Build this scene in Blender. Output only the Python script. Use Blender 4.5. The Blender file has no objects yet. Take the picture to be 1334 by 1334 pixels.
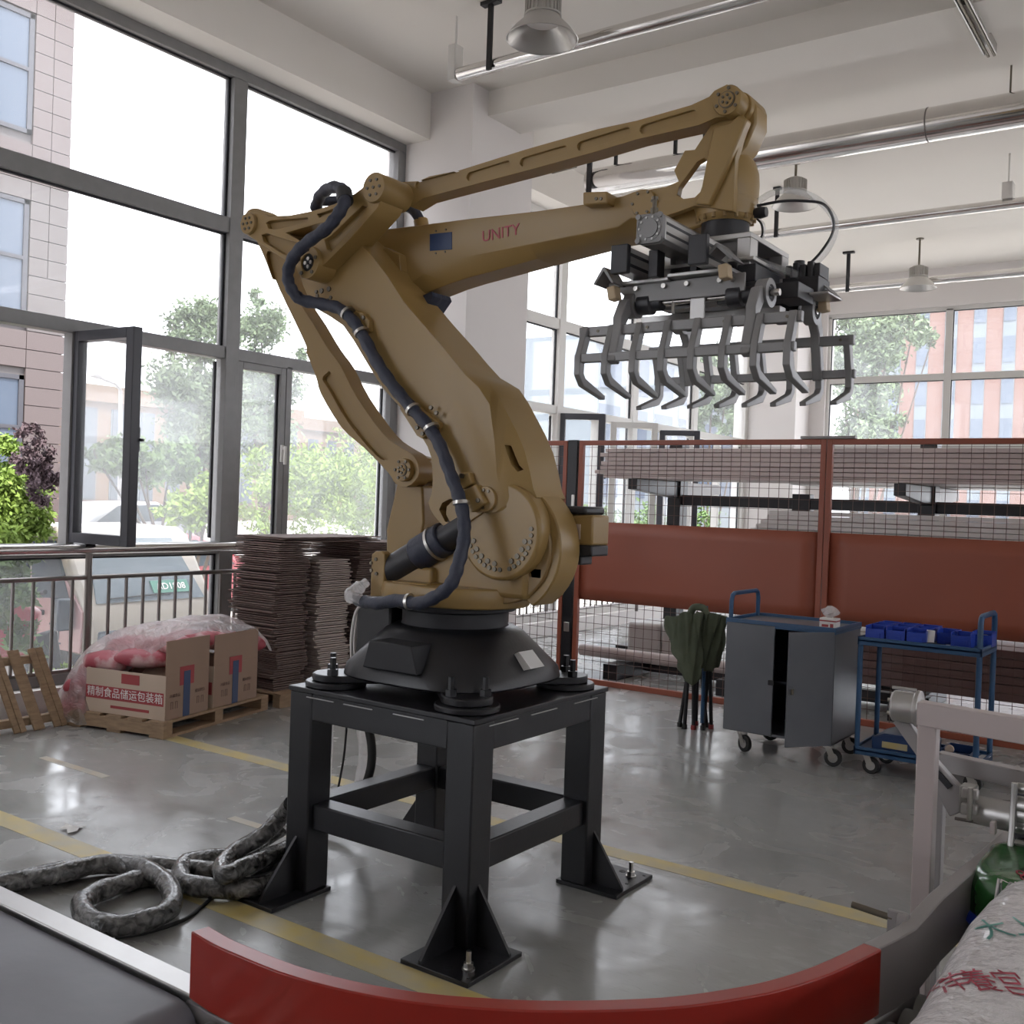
import bpy, bmesh, math, random
from mathutils import Vector, Matrix
random.seed(7)
PI = math.pi
SC = bpy.context.scene
COL = SC.collection

# ------------------------------------------------------------------ camera, sky, sun, exposure
FPX, YAW, PIT, ROL = 1341.47, 0.615646, -0.009685, 0.035811
EYE = Vector((0, 0, 1.5))
_f = Vector((-math.sin(YAW) * math.cos(PIT), math.cos(YAW) * math.cos(PIT), math.sin(PIT)))
_r = Vector((math.cos(YAW), math.sin(YAW), 0))
_u = _r.cross(_f)
CR = _r * math.cos(ROL) + _u * math.sin(ROL)
CU = -_r * math.sin(ROL) + _u * math.cos(ROL)
cam_d = bpy.data.cameras.new('camera')
cam_d.sensor_width = 36
cam_d.lens = FPX / 1334 * 36
cam_d.clip_start = 0.05
cam_d.clip_end = 500
cam = bpy.data.objects.new('camera', cam_d)
COL.objects.link(cam)
cam.matrix_world = Matrix(((CR.x, CU.x, -_f.x, EYE.x), (CR.y, CU.y, -_f.y, EYE.y), (CR.z, CU.z, -_f.z, EYE.z), (0, 0, 0, 1)))
SC.camera = cam

SC.view_settings.view_transform = 'Standard'
SC.view_settings.look = 'None'
SC.view_settings.gamma = 1
SC.view_settings.use_curve_mapping = False
SC.view_settings.exposure = 3.33

world = bpy.data.worlds.new('world')
SC.world = world
world.use_nodes = True
wn = world.node_tree.nodes
wn['Background'].inputs['Color'].default_value = (0.90, 0.93, 1.0, 1)
wn['Background'].inputs['Strength'].default_value = 0.52

sun_d = bpy.data.lights.new('sun', 'SUN')
sun_d.energy = 0.8
sun_d.angle = math.radians(2)
sun_d.color = (1, 0.95, 0.86)
sun = bpy.data.objects.new('sun', sun_d)
COL.objects.link(sun)
sun.rotation_euler = Vector((-0.55, 0.45, -0.95)).to_track_quat('-Z', 'Y').to_euler()


def at(u, v, **k):
    """world point where the sight line through photo position (u, v) meets the plane x=, y= or z= k"""
    d = CR * ((u - 667) / FPX) - CU * ((v - 667) / FPX) + _f
    (a, val), = k.items()
    i = 'xyz'.index(a)
    return EYE + d * ((val - EYE[i]) / d[i])


def xz(pts, y, s=1.0, o=(0, 0)):
    out = []
    for p in pts:
        q = at(o[0] + s * p[0], o[1] + s * p[1], y=y)
        out.append((q.x, q.z))
    return out


# ------------------------------------------------------------------ materials
def mat(name, base, rough=0.5, metal=0.0, var=None, scale=6.0, bump=0.0, bscale=40.0, amt=0.5, spec=0.5,
        coat=0.0, stretch=None, trans=0.0, rvar=0.0, sharp=None, distort=0.0):
    m = bpy.data.materials.new(name)
    m.use_nodes = True
    nt = m.node_tree
    b = nt.nodes['Principled BSDF']
    b.inputs['Base Color'].default_value = (*base, 1)
    b.inputs['Roughness'].default_value = rough
    b.inputs['Metallic'].default_value = metal
    b.inputs['Specular IOR Level'].default_value = spec
    b.inputs['Coat Weight'].default_value = coat
    b.inputs['Transmission Weight'].default_value = trans
    tc = nt.nodes.new('ShaderNodeTexCoord')
    src = tc.outputs['Object']
    if stretch:
        mp = nt.nodes.new('ShaderNodeMapping')
        mp.inputs['Scale'].default_value = stretch
        nt.links.new(src, mp.inputs['Vector'])
        src = mp.outputs['Vector']
    if var is not None or rvar:
        n = nt.nodes.new('ShaderNodeTexNoise')
        n.inputs['Scale'].default_value = scale
        n.inputs['Detail'].default_value = 5
        n.inputs['Distortion'].default_value = distort
        nt.links.new(src, n.inputs['Vector'])
        r = nt.nodes.new('ShaderNodeValToRGB')
        lo, hi = sharp or (0.35, 0.68)
        r.color_ramp.elements[0].position = lo
        r.color_ramp.elements[1].position = hi
        nt.links.new(n.outputs['Fac'], r.inputs['Fac'])
        if var is not None:
            mx = nt.nodes.new('ShaderNodeMix')
            mx.data_type = 'RGBA'
            mx.inputs['A'].default_value = (*base, 1)
            mx.inputs['B'].default_value = tuple(base[i] * (1 - amt) + var[i] * amt for i in range(3)) + (1,)
            nt.links.new(r.outputs['Color'], mx.inputs['Factor'])
            nt.links.new(mx.outputs['Result'], b.inputs['Base Color'])
        if rvar:
            ma = nt.nodes.new('ShaderNodeMath')
            ma.operation = 'MULTIPLY_ADD'
            ma.inputs[1].default_value = rvar
            ma.inputs[2].default_value = rough
            nt.links.new(r.outputs['Color'], ma.inputs[0])
            nt.links.new(ma.outputs[0], b.inputs['Roughness'])
    if bump:
        n2 = nt.nodes.new('ShaderNodeTexNoise')
        n2.inputs['Scale'].default_value = bscale
        n2.inputs['Detail'].default_value = 4
        nt.links.new(src, n2.inputs['Vector'])
        bp = nt.nodes.new('ShaderNodeBump')
        bp.inputs['Strength'].default_value = bump
        bp.inputs['Distance'].default_value = 0.02
        nt.links.new(n2.outputs['Fac'], bp.inputs['Height'])
        nt.links.new(bp.outputs['Normal'], b.inputs['Normal'])
    return m


def glassy(name, clear, haze, tint=(1, 1, 1), hazecol=(0.9, 0.93, 0.95), rough=0.02, gl=0.06, dirt=0.0, crease=0.0):
    """clear pane with a dusty film: transparent + a little diffuse + gloss"""
    m = bpy.data.materials.new(name)
    m.use_nodes = True
    nt = m.node_tree
    nt.nodes.remove(nt.nodes['Principled BSDF'])
    out = nt.nodes['Material Output']
    t = nt.nodes.new('ShaderNodeBsdfTransparent')
    t.inputs['Color'].default_value = (*tint, 1)
    d = nt.nodes.new('ShaderNodeBsdfTranslucent')
    d.inputs['Color'].default_value = (*hazecol, 1)
    g = nt.nodes.new('ShaderNodeBsdfGlossy')
    g.inputs['Roughness'].default_value = rough
    if crease:
        tcc = nt.nodes.new('ShaderNodeTexCoord')
        nb = nt.nodes.new('ShaderNodeTexNoise')
        nb.inputs['Scale'].default_value = 11
        nb.inputs['Detail'].default_value = 5
        nb.inputs['Distortion'].default_value = 1.5
        nt.links.new(tcc.outputs['Object'], nb.inputs['Vector'])
        bb = nt.nodes.new('ShaderNodeBump')
        bb.inputs['Strength'].default_value = crease
        bb.inputs['Distance'].default_value = 0.05
        nt.links.new(nb.outputs['Fac'], bb.inputs['Height'])
        nt.links.new(bb.outputs['Normal'], g.inputs['Normal'])
        nt.links.new(bb.outputs['Normal'], d.inputs['Normal'])
    m1 = nt.nodes.new('ShaderNodeMixShader')
    m1.inputs['Fac'].default_value = haze
    if dirt:
        tc = nt.nodes.new('ShaderNodeTexCoord')
        n = nt.nodes.new('ShaderNodeTexNoise')
        n.inputs['Scale'].default_value = 2.2
        n.inputs['Detail'].default_value = 6
        nt.links.new(tc.outputs['Object'], n.inputs['Vector'])
        ma = nt.nodes.new('ShaderNodeMath')
        ma.operation = 'MULTIPLY_ADD'
        ma.inputs[1].default_value = dirt
        ma.inputs[2].default_value = haze - dirt * 0.5
        ma.use_clamp = True
        nt.links.new(n.outputs['Fac'], ma.inputs[0])
        nt.links.new(ma.outputs[0], m1.inputs['Fac'])
    nt.links.new(t.outputs[0], m1.inputs[1])
    nt.links.new(d.outputs[0], m1.inputs[2])
    m2 = nt.nodes.new('ShaderNodeMixShader')
    lw = nt.nodes.new('ShaderNodeLayerWeight')
    pw = nt.nodes.new('ShaderNodeMath')
    pw.operation = 'POWER'
    pw.inputs[1].default_value = 4.0
    nt.links.new(lw.outputs['Facing'], pw.inputs[0])
    mu = nt.nodes.new('ShaderNodeMath')
    mu.operation = 'MULTIPLY_ADD'
    mu.inputs[1].default_value = 0.35
    mu.inputs[2].default_value = gl * 0.5
    nt.links.new(pw.outputs[0], mu.inputs[0])
    nt.links.new(mu.outputs[0], m2.inputs['Fac'])
    nt.links.new(m1.outputs[0], m2.inputs[1])
    nt.links.new(g.outputs[0], m2.inputs[2])
    nt.links.new(m2.outputs[0], out.inputs['Surface'])
    return m


def floor_mat():
    """grey epoxy floor: broad worn patches, pale scuffs, thin dark scratches, uneven gloss"""
    m = bpy.data.materials.new('floor_epoxy')
    m.use_nodes = True
    nt = m.node_tree
    b = nt.nodes['Principled BSDF']
    tc = nt.nodes.new('ShaderNodeTexCoord')

    def noise(scale, lo, hi, detail=6, dist=0.0, stretch=None):
        src = tc.outputs['Object']
        if stretch:
            mp = nt.nodes.new('ShaderNodeMapping')
            mp.inputs['Scale'].default_value = stretch
            mp.inputs['Rotation'].default_value = (0, 0, 0.5)
            nt.links.new(src, mp.inputs['Vector'])
            src = mp.outputs['Vector']
        n = nt.nodes.new('ShaderNodeTexNoise')
        n.inputs['Scale'].default_value = scale
        n.inputs['Detail'].default_value = detail
        n.inputs['Distortion'].default_value = dist
        nt.links.new(src, n.inputs['Vector'])
        r = nt.nodes.new('ShaderNodeMapRange')
        r.inputs['From Min'].default_value = lo
        r.inputs['From Max'].default_value = hi
        nt.links.new(n.outputs['Fac'], r.inputs['Value'])
        return r.outputs['Result']

    def mix(a, bcol, fac, k):
        mx = nt.nodes.new('ShaderNodeMix')
        mx.data_type = 'RGBA'
        mu = nt.nodes.new('ShaderNodeMath')
        mu.operation = 'MULTIPLY'
        mu.inputs[1].default_value = k
        nt.links.new(fac, mu.inputs[0])
        nt.links.new(mu.outputs[0], mx.inputs['Factor'])
        if isinstance(a, tuple):
            mx.inputs['A'].default_value = (*a, 1)
        else:
            nt.links.new(a, mx.inputs['A'])
        mx.inputs['B'].default_value = (*bcol, 1)
        return mx.outputs['Result']

    patch = noise(0.9, 0.38, 0.66, 7, 1.0)
    scuff = noise(7.5, 0.54, 0.80, 9, 0.5, (1, 2.0, 1))
    scratch = noise(16, 0.58, 0.74, 6, 0.8, (1, 5, 1))
    c = mix((0.29, 0.29, 0.28), (0.36, 0.36, 0.35), patch, 0.9)
    c = mix(c, (0.48, 0.47, 0.455), scuff, 0.34)
    c = mix(c, (0.22, 0.215, 0.205), scratch, 0.35)
    nt.links.new(c, b.inputs['Base Color'])
    gl = noise(2.6, 0.35, 0.7, 6, 1.2)
    ma = nt.nodes.new('ShaderNodeMath')
    ma.operation = 'MULTIPLY_ADD'
    ma.inputs[1].default_value = 0.24
    ma.inputs[2].default_value = 0.13
    nt.links.new(gl, ma.inputs[0])
    nt.links.new(ma.outputs[0], b.inputs['Roughness'])
    n2 = nt.nodes.new('ShaderNodeTexNoise')
    n2.inputs['Scale'].default_value = 5
    n2.inputs['Detail'].default_value = 3
    nt.links.new(tc.outputs['Object'], n2.inputs['Vector'])
    bp = nt.nodes.new('ShaderNodeBump')
    bp.inputs['Strength'].default_value = 0.05
    bp.inputs['Distance'].default_value = 0.03
    nt.links.new(n2.outputs['Fac'], bp.inputs['Height'])
    nt.links.new(bp.outputs['Normal'], b.inputs['Normal'])
    return m


M = {}
M['floor'] = floor_mat()
M['stripe'] = mat('floor_yellow_paint', (0.58, 0.46, 0.17), 0.42, var=(0.45, 0.42, 0.33), scale=7, amt=0.8)
M['stripe_pale'] = mat('floor_worn_paint', (0.46, 0.38, 0.27), 0.42, var=(0.4, 0.39, 0.35), scale=9, amt=0.9)
M['wall'] = mat('wall_paint', (0.76, 0.72, 0.70), 0.85, var=(0.72, 0.68, 0.66), scale=1.1)
M['ceil'] = mat('ceiling_paint', (0.80, 0.76, 0.71), 0.9, var=(0.76, 0.72, 0.67), scale=0.8)
M['alu'] = mat('window_aluminium', (0.24, 0.235, 0.235), 0.45, metal=0.25, var=(0.20, 0.195, 0.195), scale=12)
M['alu_white'] = mat('window_frame_white', (0.66, 0.64, 0.61), 0.5)
M['sash'] = mat('sash_dark', (0.045, 0.045, 0.055), 0.4)
M['steel'] = mat('stainless', (0.62, 0.60, 0.58), 0.22, metal=1.0, var=(0.5, 0.48, 0.46), scale=8)
M['steel_dark'] = mat('rail_steel', (0.22, 0.20, 0.19), 0.35, metal=0.8)
M['pipe'] = mat('pipe_foil', (0.78, 0.76, 0.74), 0.13, metal=1.0, var=(0.66, 0.64, 0.62), scale=3, bump=0.06, bscale=5)
M['black'] = mat('black_paint', (0.009, 0.009, 0.012), 0.36, var=(0.018, 0.018, 0.021), scale=5, bump=0.03, bscale=60)
M['black_matt'] = mat('black_matt', (0.016, 0.016, 0.02), 0.6)
M['yellow'] = mat('robot_yellow', (0.345, 0.222, 0.078), 0.36, var=(0.315, 0.205, 0.078), scale=3, bump=0.015, bscale=120)
M['yellow_dull'] = mat('robot_yellow_cover', (0.30, 0.195, 0.08), 0.42, var=(0.27, 0.18, 0.08), scale=4)
M['bolt'] = mat('bolt_steel', (0.16, 0.14, 0.11), 0.4, metal=0.7)
M['zinc'] = mat('zinc_bolt', (0.55, 0.53, 0.5), 0.3, metal=1.0)
M['hose'] = mat('hose_wrap', (0.032, 0.038, 0.065), 0.5, var=(0.06, 0.065, 0.09), scale=22, bump=0.5, bscale=18)
M['conduit'] = mat('conduit_wrapped', (0.035, 0.035, 0.035), 0.2, var=(0.42, 0.41, 0.40), scale=24, amt=0.6, bump=1.0, bscale=30, sharp=(0.40, 0.75), distort=1.0, coat=0.6)
M['griptop'] = mat('gripper_alu', (0.52, 0.51, 0.50), 0.35, metal=0.75, var=(0.45, 0.44, 0.43), scale=9)
M['gripgrey'] = mat('gripper_grey_paint', (0.25, 0.245, 0.245), 0.42, metal=0.2, var=(0.29, 0.28, 0.28), scale=7)
M['gripdark'] = mat('gripper_dark', (0.03, 0.03, 0.035), 0.42)
M['tan'] = mat('tan_block', (0.55, 0.42, 0.27), 0.6)
M['orange'] = mat('fence_orange', (0.31, 0.082, 0.045), 0.42, var=(0.27, 0.075, 0.045), scale=1.6)
M['wire'] = mat('fence_wire', (0.12, 0.07, 0.06), 0.5, metal=0.3)
M['red'] = mat('guard_red', (0.36, 0.030, 0.020), 0.28, var=(0.32, 0.028, 0.02), scale=3)
M['grey'] = mat('machine_grey', (0.33, 0.31, 0.31), 0.4, var=(0.30, 0.285, 0.28), scale=4)
M['pinkgrey'] = mat('frame_pale_grey', (0.50, 0.43, 0.42), 0.38, var=(0.46, 0.40, 0.39), scale=4)
M['belt'] = mat('belt_rubber', (0.17, 0.17, 0.20), 0.36, var=(0.25, 0.25, 0.28), scale=3.2, amt=0.8, bump=0.03, bscale=30, rvar=0.15)
M['roller'] = mat('roller_steel', (0.36, 0.36, 0.34), 0.3, metal=0.85)
M['cab'] = mat('cabinet_grey', (0.105, 0.11, 0.125), 0.32, var=(0.13, 0.135, 0.15), scale=5)
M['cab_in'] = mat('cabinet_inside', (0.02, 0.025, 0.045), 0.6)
M['blue'] = mat('trolley_blue', (0.026, 0.085, 0.19), 0.38, var=(0.03, 0.07, 0.15), scale=6)
M['bin'] = mat('bin_blue', (0.018, 0.055, 0.40), 0.4)
M['rubber'] = mat('rubber', (0.02, 0.02, 0.02), 0.6)
M['green_cloth'] = mat('canvas_green', (0.085, 0.10, 0.065), 0.85, var=(0.11, 0.125, 0.085), scale=14, bump=0.3, bscale=20)
M['kraft'] = mat('cardboard', (0.335, 0.225, 0.165), 0.75, var=(0.30, 0.20, 0.15), scale=5)
M['kraft_pale'] = mat('cardboard_pale', (0.58, 0.46, 0.36), 0.7, var=(0.5, 0.39, 0.3), scale=5)
M['sheet'] = mat('cardboard_sheet', (0.155, 0.105, 0.09), 0.8, var=(0.25, 0.19, 0.17), scale=7)
M['sheet_pale'] = mat('cardboard_sheet_pale', (0.50, 0.42, 0.38), 0.8)
M['print_red'] = mat('print_red', (0.36, 0.055, 0.06), 0.6)
M['print_white'] = mat('print_white', (0.8, 0.76, 0.74), 0.6)
M['print_grey'] = mat('print_brown', (0.17, 0.10, 0.075), 0.7)
M['tape'] = mat('tape_blue', (0.015, 0.04, 0.12), 0.3)
M['wood'] = mat('pallet_wood', (0.38, 0.26, 0.16), 0.75, var=(0.24, 0.16, 0.10), scale=4, amt=0.8, stretch=(3, 3, 14), bump=0.15, bscale=18)
M['pkg_red'] = mat('packet_pink', (0.42, 0.075, 0.10), 0.4, var=(0.62, 0.42, 0.42), scale=7, amt=0.9, sharp=(0.5, 0.62))
M['profile'] = mat('wrapped_profile', (0.62, 0.53, 0.51), 0.4, var=(0.48, 0.41, 0.40), scale=1.6, amt=0.9, stretch=(1, 3, 4), bump=0.1, bscale=6)
M['profile_dark'] = mat('brown_profile', (0.14, 0.085, 0.08), 0.4, var=(0.19, 0.13, 0.12), scale=1.6)
M['profile_white'] = mat('white_profile', (0.66, 0.64, 0.63), 0.4)
M['lampshade'] = mat('lamp_shade', (0.55, 0.53, 0.51), 0.32, metal=0.55)
M['lamphead'] = mat('lamp_head', (0.50, 0.48, 0.45), 0.5, metal=0.3)
M['paper'] = mat('paper', (0.78, 0.77, 0.75), 0.7)
M['pink_text'] = mat('lettering_pink', (0.48, 0.09, 0.11), 0.5)
M['glass'] = glassy('window_glass', 0.9, 0.06, dirt=0.07)
M['glass_dusty'] = glassy('window_glass_dusty', 0.8, 0.17, dirt=0.2)
M['film'] = glassy('clear_film', 0.6, 0.46, rough=0.10, gl=0.30, hazecol=(0.92, 0.90, 0.90), dirt=0.5, crease=1.0)
M['tube_clear'] = glassy('clear_tube', 0.6, 0.25, rough=0.08, gl=0.12)


# ------------------------------------------------------------------ mesh helpers
class MB:
    def __init__(self):
        self.v, self.f = [], []

    def add(self, v, f):
        n = len(self.v)
        self.v += [tuple(p) for p in v]
        self.f += [tuple(i + n for i in q) for q in f]
        return self

    def box(self, x0, x1, y0, y1, z0, z1):
        return self.add([(x0, y0, z0), (x1, y0, z0), (x1, y1, z0), (x0, y1, z0), (x0, y0, z1), (x1, y0, z1), (x1, y1, z1), (x0, y1, z1)],
                        [(0, 3, 2, 1), (4, 5, 6, 7), (0, 1, 5, 4), (1, 2, 6, 5), (2, 3, 7, 6), (3, 0, 4, 7)])

    def obox(self, p0, p1, w, h, up=(0, 0, 1)):
        """bar of width w and height h from p0 to p1"""
        p0, p1 = Vector(p0), Vector(p1)
        d = (p1 - p0).normalized()
        up = Vector(up)
        if abs(d.dot(up)) > 0.98:
            up = Vector((1, 0, 0))
        s = d.cross(up).normalized()
        t = s.cross(d)
        a, b = s * w / 2, t * h / 2
        v = [p + q for p in (p0, p1) for q in (-a - b, a - b, a + b, -a + b)]
        return self.add(v, [(0, 3, 2, 1), (4, 5, 6, 7), (0, 1, 5, 4), (1, 2, 6, 5), (2, 3, 7, 6), (3, 0, 4, 7)])

    def tube(self, pts, r, n=10, caps=True):
        pts = [Vector(p) for p in pts]
        rs = r if isinstance(r, (list, tuple)) else [r] * len(pts)
        rings = []
        prev = None
        for i, p in enumerate(pts):
            d = (pts[min(i + 1, len(pts) - 1)] - pts[max(i - 1, 0)]).normalized()
            if prev is None:
                a = Vector((0, 0, 1)) if abs(d.z) < 0.9 else Vector((1, 0, 0))
                s = d.cross(a).normalized()
            else:
                s = (prev - d * prev.dot(d)).normalized()
            prev = s
            t = d.cross(s)
            rings.append([p + (s * math.cos(2 * PI * k / n) + t * math.sin(2 * PI * k / n)) * rs[i] for k in range(n)])
        v = [q for g in rings for q in g]
        f = []
        for i in range(len(pts) - 1):
            for k in range(n):
                f.append((i * n + k, i * n + (k + 1) % n, (i + 1) * n + (k + 1) % n, (i + 1) * n + k))
        if caps:
            f.append(tuple(range(n - 1, -1, -1)))
            f.append(tuple((len(pts) - 1) * n + k for k in range(n)))
        return self.add(v, f)

    def cyl(self, p0, p1, r0, r1=None, n=20):
        return self.tube([p0, p1], [r0, r0 if r1 is None else r1], n)

    def lathe(self, prof, o=(0, 0, 0), axis='z', n=28, caps=True):
        """prof: (radius, height) pairs along the axis from o"""
        v, f = [], []
        for r, h in prof:
            for k in range(n):
                a = 2 * PI * k / n
                c, s = r * math.cos(a), r * math.sin(a)
                q = {'z': (c, s, h), 'y': (c, h, s), 'x': (h, c, s)}[axis]
                v.append((o[0] + q[0], o[1] + q[1], o[2] + q[2]))
        for i in range(len(prof) - 1):
            for k in range(n):
                f.append((i * n + k, i * n + (k + 1) % n, (i + 1) * n + (k + 1) % n, (i + 1) * n + k))
        if caps:
            f.append(tuple(range(n - 1, -1, -1)))
            f.append(tuple((len(prof) - 1) * n + k for k in range(n)))
        return self.add(v, f)

    def loft(self, layers, axis='y'):
        """layers: (outline of 2-D points, position along the axis), all outlines with the same count"""
        n = len(layers[0][0])
        v, f = [], []
        for pts, a in layers:
            for p in pts:
                v.append({'y': (p[0], a, p[1]), 'x': (a, p[0], p[1]), 'z': (p[0], p[1], a)}[axis])
        for i in range(len(layers) - 1):
            for k in range(n):
                f.append((i * n + k, i * n + (k + 1) % n, (i + 1) * n + (k + 1) % n, (i + 1) * n + k))
        f.append(tuple(range(n - 1, -1, -1)))
        f.append(tuple((len(layers) - 1) * n + k for k in range(n)))
        return self.add(v, f)

    def prism(self, pts, a0, a1, axis='y'):
        return self.loft([(pts, a0), (pts, a1)], axis)


WL = {}            # world location of every object made here


def _finish(me, smooth):
    bm = bmesh.new()
    bm.from_mesh(me)
    bmesh.ops.recalc_face_normals(bm, faces=bm.faces)
    bm.to_mesh(me)
    bm.free()
    if smooth:
        for p in me.polygons:
            p.use_smooth = True
        me.set_sharp_from_angle(angle=math.radians(smooth))


def build(name, mb, m, parent=None, bevel=0.0, smooth=38, label=None, cat=None, group=None, kind=None, seg=2):
    vs = [Vector(p) for p in mb.v]
    if parent is None:
        xs, ys, zs = [p.x for p in vs], [p.y for p in vs], [p.z for p in vs]
        loc = Vector(((min(xs) + max(xs)) / 2, (min(ys) + max(ys)) / 2, min(zs)))
    else:
        loc = WL[parent]
    me = bpy.data.meshes.new(name)
    me.from_pydata([p - loc for p in vs], [], mb.f)
    me.update()
    _finish(me, smooth)
    if m is not None:
        me.materials.append(M[m] if isinstance(m, str) else m)
    o = bpy.data.objects.new(name, me)
    COL.objects.link(o)
    if parent is None:
        o.location = loc
    else:
        o.parent = parent
    WL[o] = loc
    if bevel:
        bv = o.modifiers.new('bevel', 'BEVEL')
        bv.width = bevel
        bv.segments = seg
        bv.limit_method = 'ANGLE'
        bv.angle_limit = math.radians(40)
    tag(o, label, cat, group, kind)
    return o


def tag(o, label=None, cat=None, group=None, kind=None):
    for k, val in (('label', label), ('category', cat), ('group', group), ('kind', kind)):
        if val:
            o[k] = val
    return o


def thing(name, label, cat, loc, group=None):
    o = bpy.data.objects.new(name, None)
    COL.objects.link(o)
    o.location = loc
    o.empty_display_size = 0.1
    WL[o] = Vector(loc)
    return tag(o, label, cat, group)


def struct(name, mb, m, parent=None, **k):
    return build(name, mb, m, parent, kind=None if parent else 'structure', **k)


def kids(o):
    return [c for c in COL.objects if c.parent is o]


def dup(root, loc, label=None, rotz=0.0, scale=None):
    """a copy of a thing with copies of its parts and sub-parts"""
    def cp(o, par):
        c = o.copy()
        COL.objects.link(c)
        if par is not None:
            c.parent = par
        for ch in list(o.children):
            cp(ch, c)
        return c
    r = cp(root, None)
    r.location = loc
    r.rotation_euler.z = rotz
    if scale:
        r.scale = scale
    if label:
        r['label'] = label
    WL[r] = Vector(loc)
    return r


def again(o, dx=(0, 0, 0), name=None):
    """another piece sharing the mesh of o, under the same parent"""
    c = o.copy()
    if name:
        c.name = name
    COL.objects.link(c)
    c.location = o.location + Vector(dx)
    return c


def cut(o, cutters):
    """carve the given meshes out of o"""
    tmp = []
    for mb in cutters:
        me = bpy.data.meshes.new('cut')
        loc = WL[o]
        me.from_pydata([Vector(p) - loc for p in mb.v], [], mb.f)
        _finish(me, 0)
        c = bpy.data.objects.new('cut', me)
        COL.objects.link(c)
        c.matrix_world = Matrix.Translation(loc)
        tmp.append(c)
        b = o.modifiers.new('cut', 'BOOLEAN')
        b.operation = 'DIFFERENCE'
        b.solver = 'EXACT'
        b.object = c
    bpy.context.view_layer.update()
    dg = bpy.context.evaluated_depsgraph_get()
    new = bpy.data.meshes.new_from_object(o.evaluated_get(dg))
    for mod in list(o.modifiers):
        o.modifiers.remove(mod)
    old = o.data
    o.data = new
    bpy.data.meshes.remove(old)
    for c in tmp:
        me = c.data
        bpy.data.objects.remove(c)
        bpy.data.meshes.remove(me)
    _finish(new, 35)
    return o


def bevel(o, w, seg=2):
    bv = o.modifiers.new('bevel', 'BEVEL')
    bv.width = w
    bv.segments = seg
    bv.limit_method = 'ANGLE'
    bv.angle_limit = math.radians(35)
    return o


def stadium(a, b, r, n=6):
    a, b = Vector(a), Vector(b)
    d = (b - a).normalized()
    t = Vector((-d.y, d.x))
    out = []
    for c, s in ((b, 1), (a, -1)):
        for k in range(n + 1):
            g = PI / 2 - PI * k / n
            out.append(tuple(c + (d * math.cos(g) + t * math.sin(g)) * r * s))
    return out


def rounded(pts, k=3):
    """closed smooth outline through the 2-D points"""
    n = len(pts)
    P_ = [Vector(q) for q in pts]
    out = []
    for i in range(n):
        a, b, c, d = P_[i - 1], P_[i], P_[(i + 1) % n], P_[(i + 2) % n]
        for j in range(k):
            t = j / k
            s = 0.5 * ((2 * b) + (c - a) * t + (2 * a - 5 * b + 4 * c - d) * t * t + (3 * b - a - 3 * c + d) * t ** 3)
            out.append((s.x, s.y))
    return out


def circle(c, r, n=32, ry=None):
    return [(c[0] + r * math.cos(2 * PI * k / n), c[1] + (ry or r) * math.sin(2 * PI * k / n)) for k in range(n)]


def smooth_path(pts, k=6):
    """Catmull-Rom through the points"""
    P = [Vector(p) for p in pts]
    P = [P[0] * 2 - P[1]] + P + [P[-1] * 2 - P[-2]]
    out = []
    for i in range(1, len(P) - 2):
        a, b, c, d = P[i - 1:i + 3]
        for j in range(k):
            t = j / k
            out.append(0.5 * ((2 * b) + (c - a) * t + (2 * a - 5 * b + 4 * c - d) * t * t + (3 * b - a - 3 * c + d) * t ** 3))
    out.append(P[-2])
    return out


def lettering(name, s, size, m, parent, origin, right, up, depth=0.002, align='CENTER', **k):
    """flat raised lettering: real outlines, standing on a surface"""
    cu = bpy.data.curves.new(name, 'FONT')
    cu.body = s
    cu.size = size
    cu.align_x = align
    cu.align_y = 'CENTER'
    cu.extrude = depth / 2
    cu.resolution_u = 3
    t = bpy.data.objects.new(name, cu)
    COL.objects.link(t)
    bpy.context.view_layer.update()
    dg = bpy.context.evaluated_depsgraph_get()
    me = bpy.data.meshes.new_from_object(t.evaluated_get(dg))
    bpy.data.objects.remove(t)
    bpy.data.curves.remove(cu)
    right, up = Vector(right).normalized(), Vector(up).normalized()
    n = right.cross(up)
    mx = Matrix((right, up, n)).transposed().to_4x4()
    mx.translation = Vector(origin) - (WL[parent] if parent else Vector((0, 0, 0)))
    me.transform(mx)
    me.materials.clear()
    me.materials.append(M[m] if isinstance(m, str) else m)
    me.name = name
    o = bpy.data.objects.new(name, me)
    COL.objects.link(o)
    if parent:
        o.parent = parent
        WL[o] = WL[parent]
    tag(o, **k)
    return o


# ------------------------------------------------------------------ the room
XW, YB, ZC = -6.5, 16.2, 5.2        # window wall, back wall, ceiling
fl = struct('floor', MB().box(-6.62, 7.6, -7.2, 16.4, -0.3, 0), 'floor', smooth=0)
for k, (x0, x1, y0, y1, m) in enumerate(((-6.3, -0.6, 2.41, 2.52, 'stripe'), (-6.3, 4.0, 3.86, 3.965, 'stripe'),
                                         (-5.35, -4.75, 3.135, 3.185, 'stripe_pale'), (-3.75, -3.2, 3.12, 3.17, 'stripe_pale'))):
    build('floor_stripe', MB().box(x0, x1, y0, y1, 0.0002, 0.0012), m, fl, smooth=0)
ce = struct('ceiling', MB().box(-6.7, 7.8, -7.2, 16.5, ZC, ZC + 0.3), 'ceil', smooth=0)
build('cross_beam', MB().box(-6.5, 7.6, 7.42, 7.94, 4.975, ZC), 'ceil', ce, smooth=0)
build('side_beam', MB().box(-6.66, -6.16, -7.2, 16.2, 4.78, ZC), 'ceil', ce, smooth=0)
build('cross_beam', MB().box(-6.5, 7.6, -0.7, -0.2, 4.975, ZC), 'ceil', ce, smooth=0)
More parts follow.
